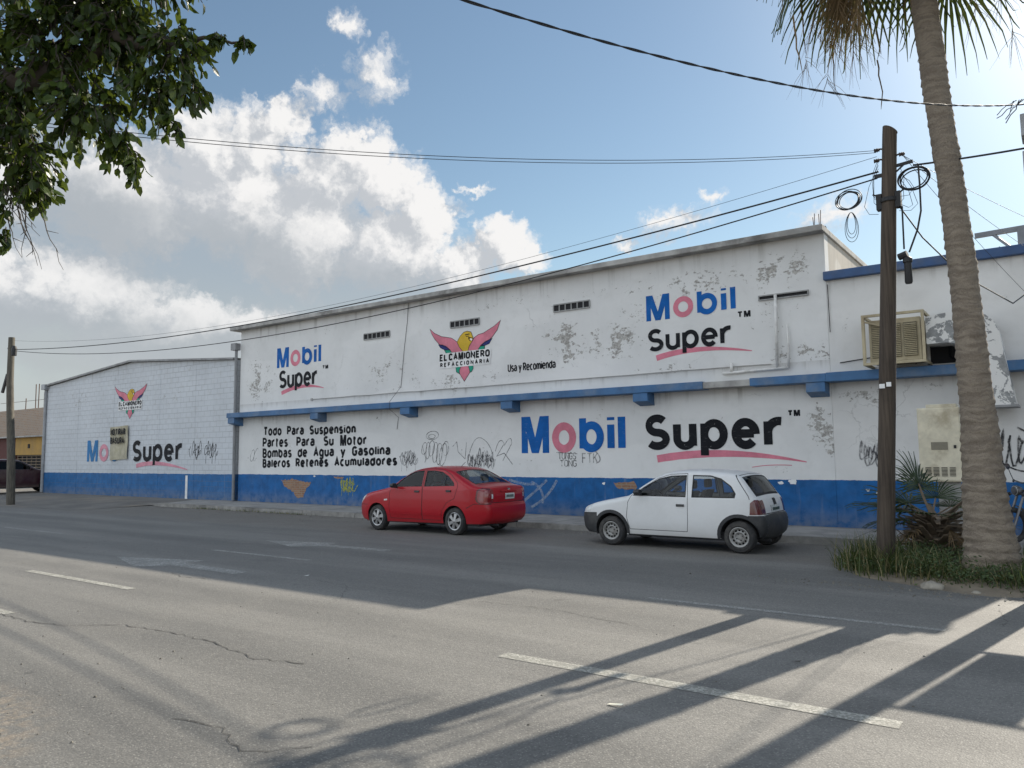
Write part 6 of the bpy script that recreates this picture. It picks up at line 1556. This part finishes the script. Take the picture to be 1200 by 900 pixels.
for xx, zz in ((-63.6,7.4),(-63.2,7.4),(-62.2,6.7),(-65.4,6.4),(-61.5,6.9)): MB().tube([(xx,26.2,3.0),(xx+r.uniform(-.2,.25),26.2,zz)], .035, 4).build('starter_bar', rs, bw, world=True)
MB().tube([(-70,26.2,6.2),(-57,26.2,6.15)], .015, 4).build('wire', rs, bw, world=True)

# ------------------------------------------------------------------ motorcycle at the right edge
mo = thing('motorcycle', 'black motorcycle with round chrome headlamp parked against the wall behind the palm', 'motorcycle', (-.86,15.1,.12), rad(-50))
# local: +y ahead of the rider is -y here; wheelbase along y (front at y = 0, rear at y = 1.28)
M['chrome_d'] = mat('worn_chrome', (.16,.16,.165), .42, .2, 9, metal=.8, dirt=(.1,.09,.08), dirt_amt=.5); M['bike'] = mat('black_bike_paint', (.015,.015,.017), .25, coat=.7)
for nm, yy in (('front_wheel',0),('rear_wheel',1.28)):
    w = bpy.data.objects.new(nm, None); COL.objects.link(w); w.parent = mo; w.location = (0,yy,.30)
    t_ = MB(); tp = [(.30+.043*math.cos(a), .043*math.sin(a)) for a in [k*math.pi/5 for k in range(11)]]
    t_.lathe([(q[0]-.043, q[1]) for q in tp], 36, 'x'); t_.build('tyre', M['tyre'], w, smooth=True)
    rm = MB(); rm.lathe([(.222,-.022),(.232,-.02),(.232,.02),(.222,.022),(.218,0),(.222,-.022)], 36, 'x'); rm.lathe([(0,-.05),(.04,-.05),(.05,0),(.04,.05),(0,.05)], 14, 'x')
    for k in range(18): a = k*math.pi/9; rm.tube([(.03*(-1)**k, .04*math.cos(a), .04*math.sin(a)), (0, .222*math.cos(a+.2), .222*math.sin(a+.2))], .0025, 4, cap=False)
    rm.build('rim', M['chrome_d'], w, smooth='auto')
fk = MB()
for q in (-.075,.075): fk.tube([(q,0,.30),(q,.20,.80),(q,.24,.90)], [.024,.02,.018], 8)
fk.bar((-.09,.22,.86),(.09,.22,.86),.04,.03); fk.tube([(-.34,.34,1.00),(-.20,.25,1.02),(0,.24,.98),(.20,.25,1.02),(.34,.34,1.00)], .012, 6); fk.build('fork', M['chrome_d'], mo, smooth='auto')
MB().add([(q*.05,.30*-math.sin(a)*1.08,.30+.335*math.cos(a)) for a in [-1.0+k*.2 for k in range(10)] for q in (-1,1)], [(2*k,2*k+1,2*k+3,2*k+2) for k in range(9)]).build('mudguard', M['bike'], mo)
MB().lathe([(0,-.0),(.06,-.0),(.085,.03),(.085,.05),(.06,.12),(0,.14)], 20, 'y', c=(0,.08,.86)).build('headlamp', M['chrome_d'], mo, smooth='auto'); MB().lathe([(0,-.012),(.05,-.008),(.076,.0)], 20, 'y', c=(0,.095,.86)).build('headlamp_glass', M['lens_clear'], mo, smooth=True)
for q in (-1,1):
    MB().tube([(q*.22,.26,1.02),(q*.25,.24,1.12),(q*.29,.24,1.20)], .007, 5).lathe([(0,-.012),(.045,-.01),(.052,0),(.045,.012),(0,.014)], 14, 'y', c=(q*.31,.24,1.25)).build('mirror', M['bike'], mo, smooth='auto')
    MB().tube([(q*.24,.28,1.02),(q*.33,.34,1.0)], .018, 8).build('grip', M['rubber'], mo)
    MB().tube([(q*.09,.12,.80),(q*.16,.12,.80)], .01, 5).lathe([(0,-.03),(.03,-.02),(.032,.02),(0,.035)], 10, 'x', c=(q*.17,.12,.80)).build('indicator', M['trim'], mo, smooth='auto')
tk = MB(); vs = []
for (yy, w_, z0, z1) in ((.30,.06,.78,.88),(.38,.12,.72,.93),(.52,.14,.70,.95),(.68,.11,.71,.90),(.76,.07,.74,.84)):
    vs += [(w_*math.cos(a), yy, (z0+z1)/2+(z1-z0)/2*math.sin(a)) for a in [k*math.pi/6 for k in range(12)]]
tk.add(vs, [(i*12+k, i*12+(k+1) % 12, (i+1)*12+(k+1) % 12, (i+1)*12+k) for i in range(4) for k in range(12)]+[tuple(range(11,-1,-1)), tuple(48+k for k in range(12))]).build('fuel_tank', M['bike'], mo, smooth='auto')
MB().box(-.11,.72,.76,.11,1.38,.85).build('seat', M['rubber'], mo, bevel=.035)
fr = MB().tube([(0,.26,.86),(0,.36,.42),(0,.75,.33),(0,.85,.72),(0,.30,.74)], .02, 7).tube([(.07,.8,.7),(.08,1.28,.30)], .018, 6).tube([(-.07,.8,.7),(-.08,1.28,.30)], .018, 6).tube([(.06,.8,.40),(.07,1.28,.30)], .02, 6).tube([(-.06,.8,.40),(-.07,1.28,.30)], .02, 6).tube([(0,.62,.30),(.16,.66,.05),(.22,.66,-.0)], .012, 5)
fr.build('frame', M['bike'], mo)
MB().box(-.11,.42,.32,.11,.76,.50).lathe([(.0,0),(.075,0),(.08,.02),(.065,.03),(.08,.045),(.065,.06),(.08,.075),(.065,.09),(.08,.105),(.065,.12),(.07,.17),(0,.18)], 16, 'z', c=(0,.52,.50)).build('engine', M['metal'], mo, bevel=.01)
MB().tube([(.09,.46,.52),(.13,.36,.34),(.14,.55,.26),(.15,.9,.27),(.16,1.45,.36)], [.02,.02,.02,.035,.04], 9).build('exhaust', M['chrome_d'], mo, smooth='auto')
MB().add([(q*.06,1.28+.345*math.sin(a),.30+.345*math.cos(a)) for a in [-.5+k*.2 for k in range(10)] for q in (-1,1)], [(2*k,2*k+1,2*k+3,2*k+2) for k in range(9)]).build('rear_mudguard', M['bike'], mo)
MB().box(-.04,1.52,.62,.04,1.56,.70).build('tail_lamp', M['lens_red'], mo, bevel=.008)

GROUPS = {'overhead_cable': 'overhead cables', 'drop_wire': 'thin drop wires right of the palm', 'utility_pole': 'wooden utility poles', 'cable_coil': 'cable coils at the pole top',
          'stone': 'stones at the grass edge', 'litter_scrap': 'litter on the road', 'red_sedan': 'parked cars', 'white_hatchback': 'parked cars', 'maroon_hatchback': 'parked cars'}
for o in list(bpy.data.objects):
    k = o.name.split('.')[0]
    if o.parent is None and k in GROUPS: o['group'] = GROUPS[k]
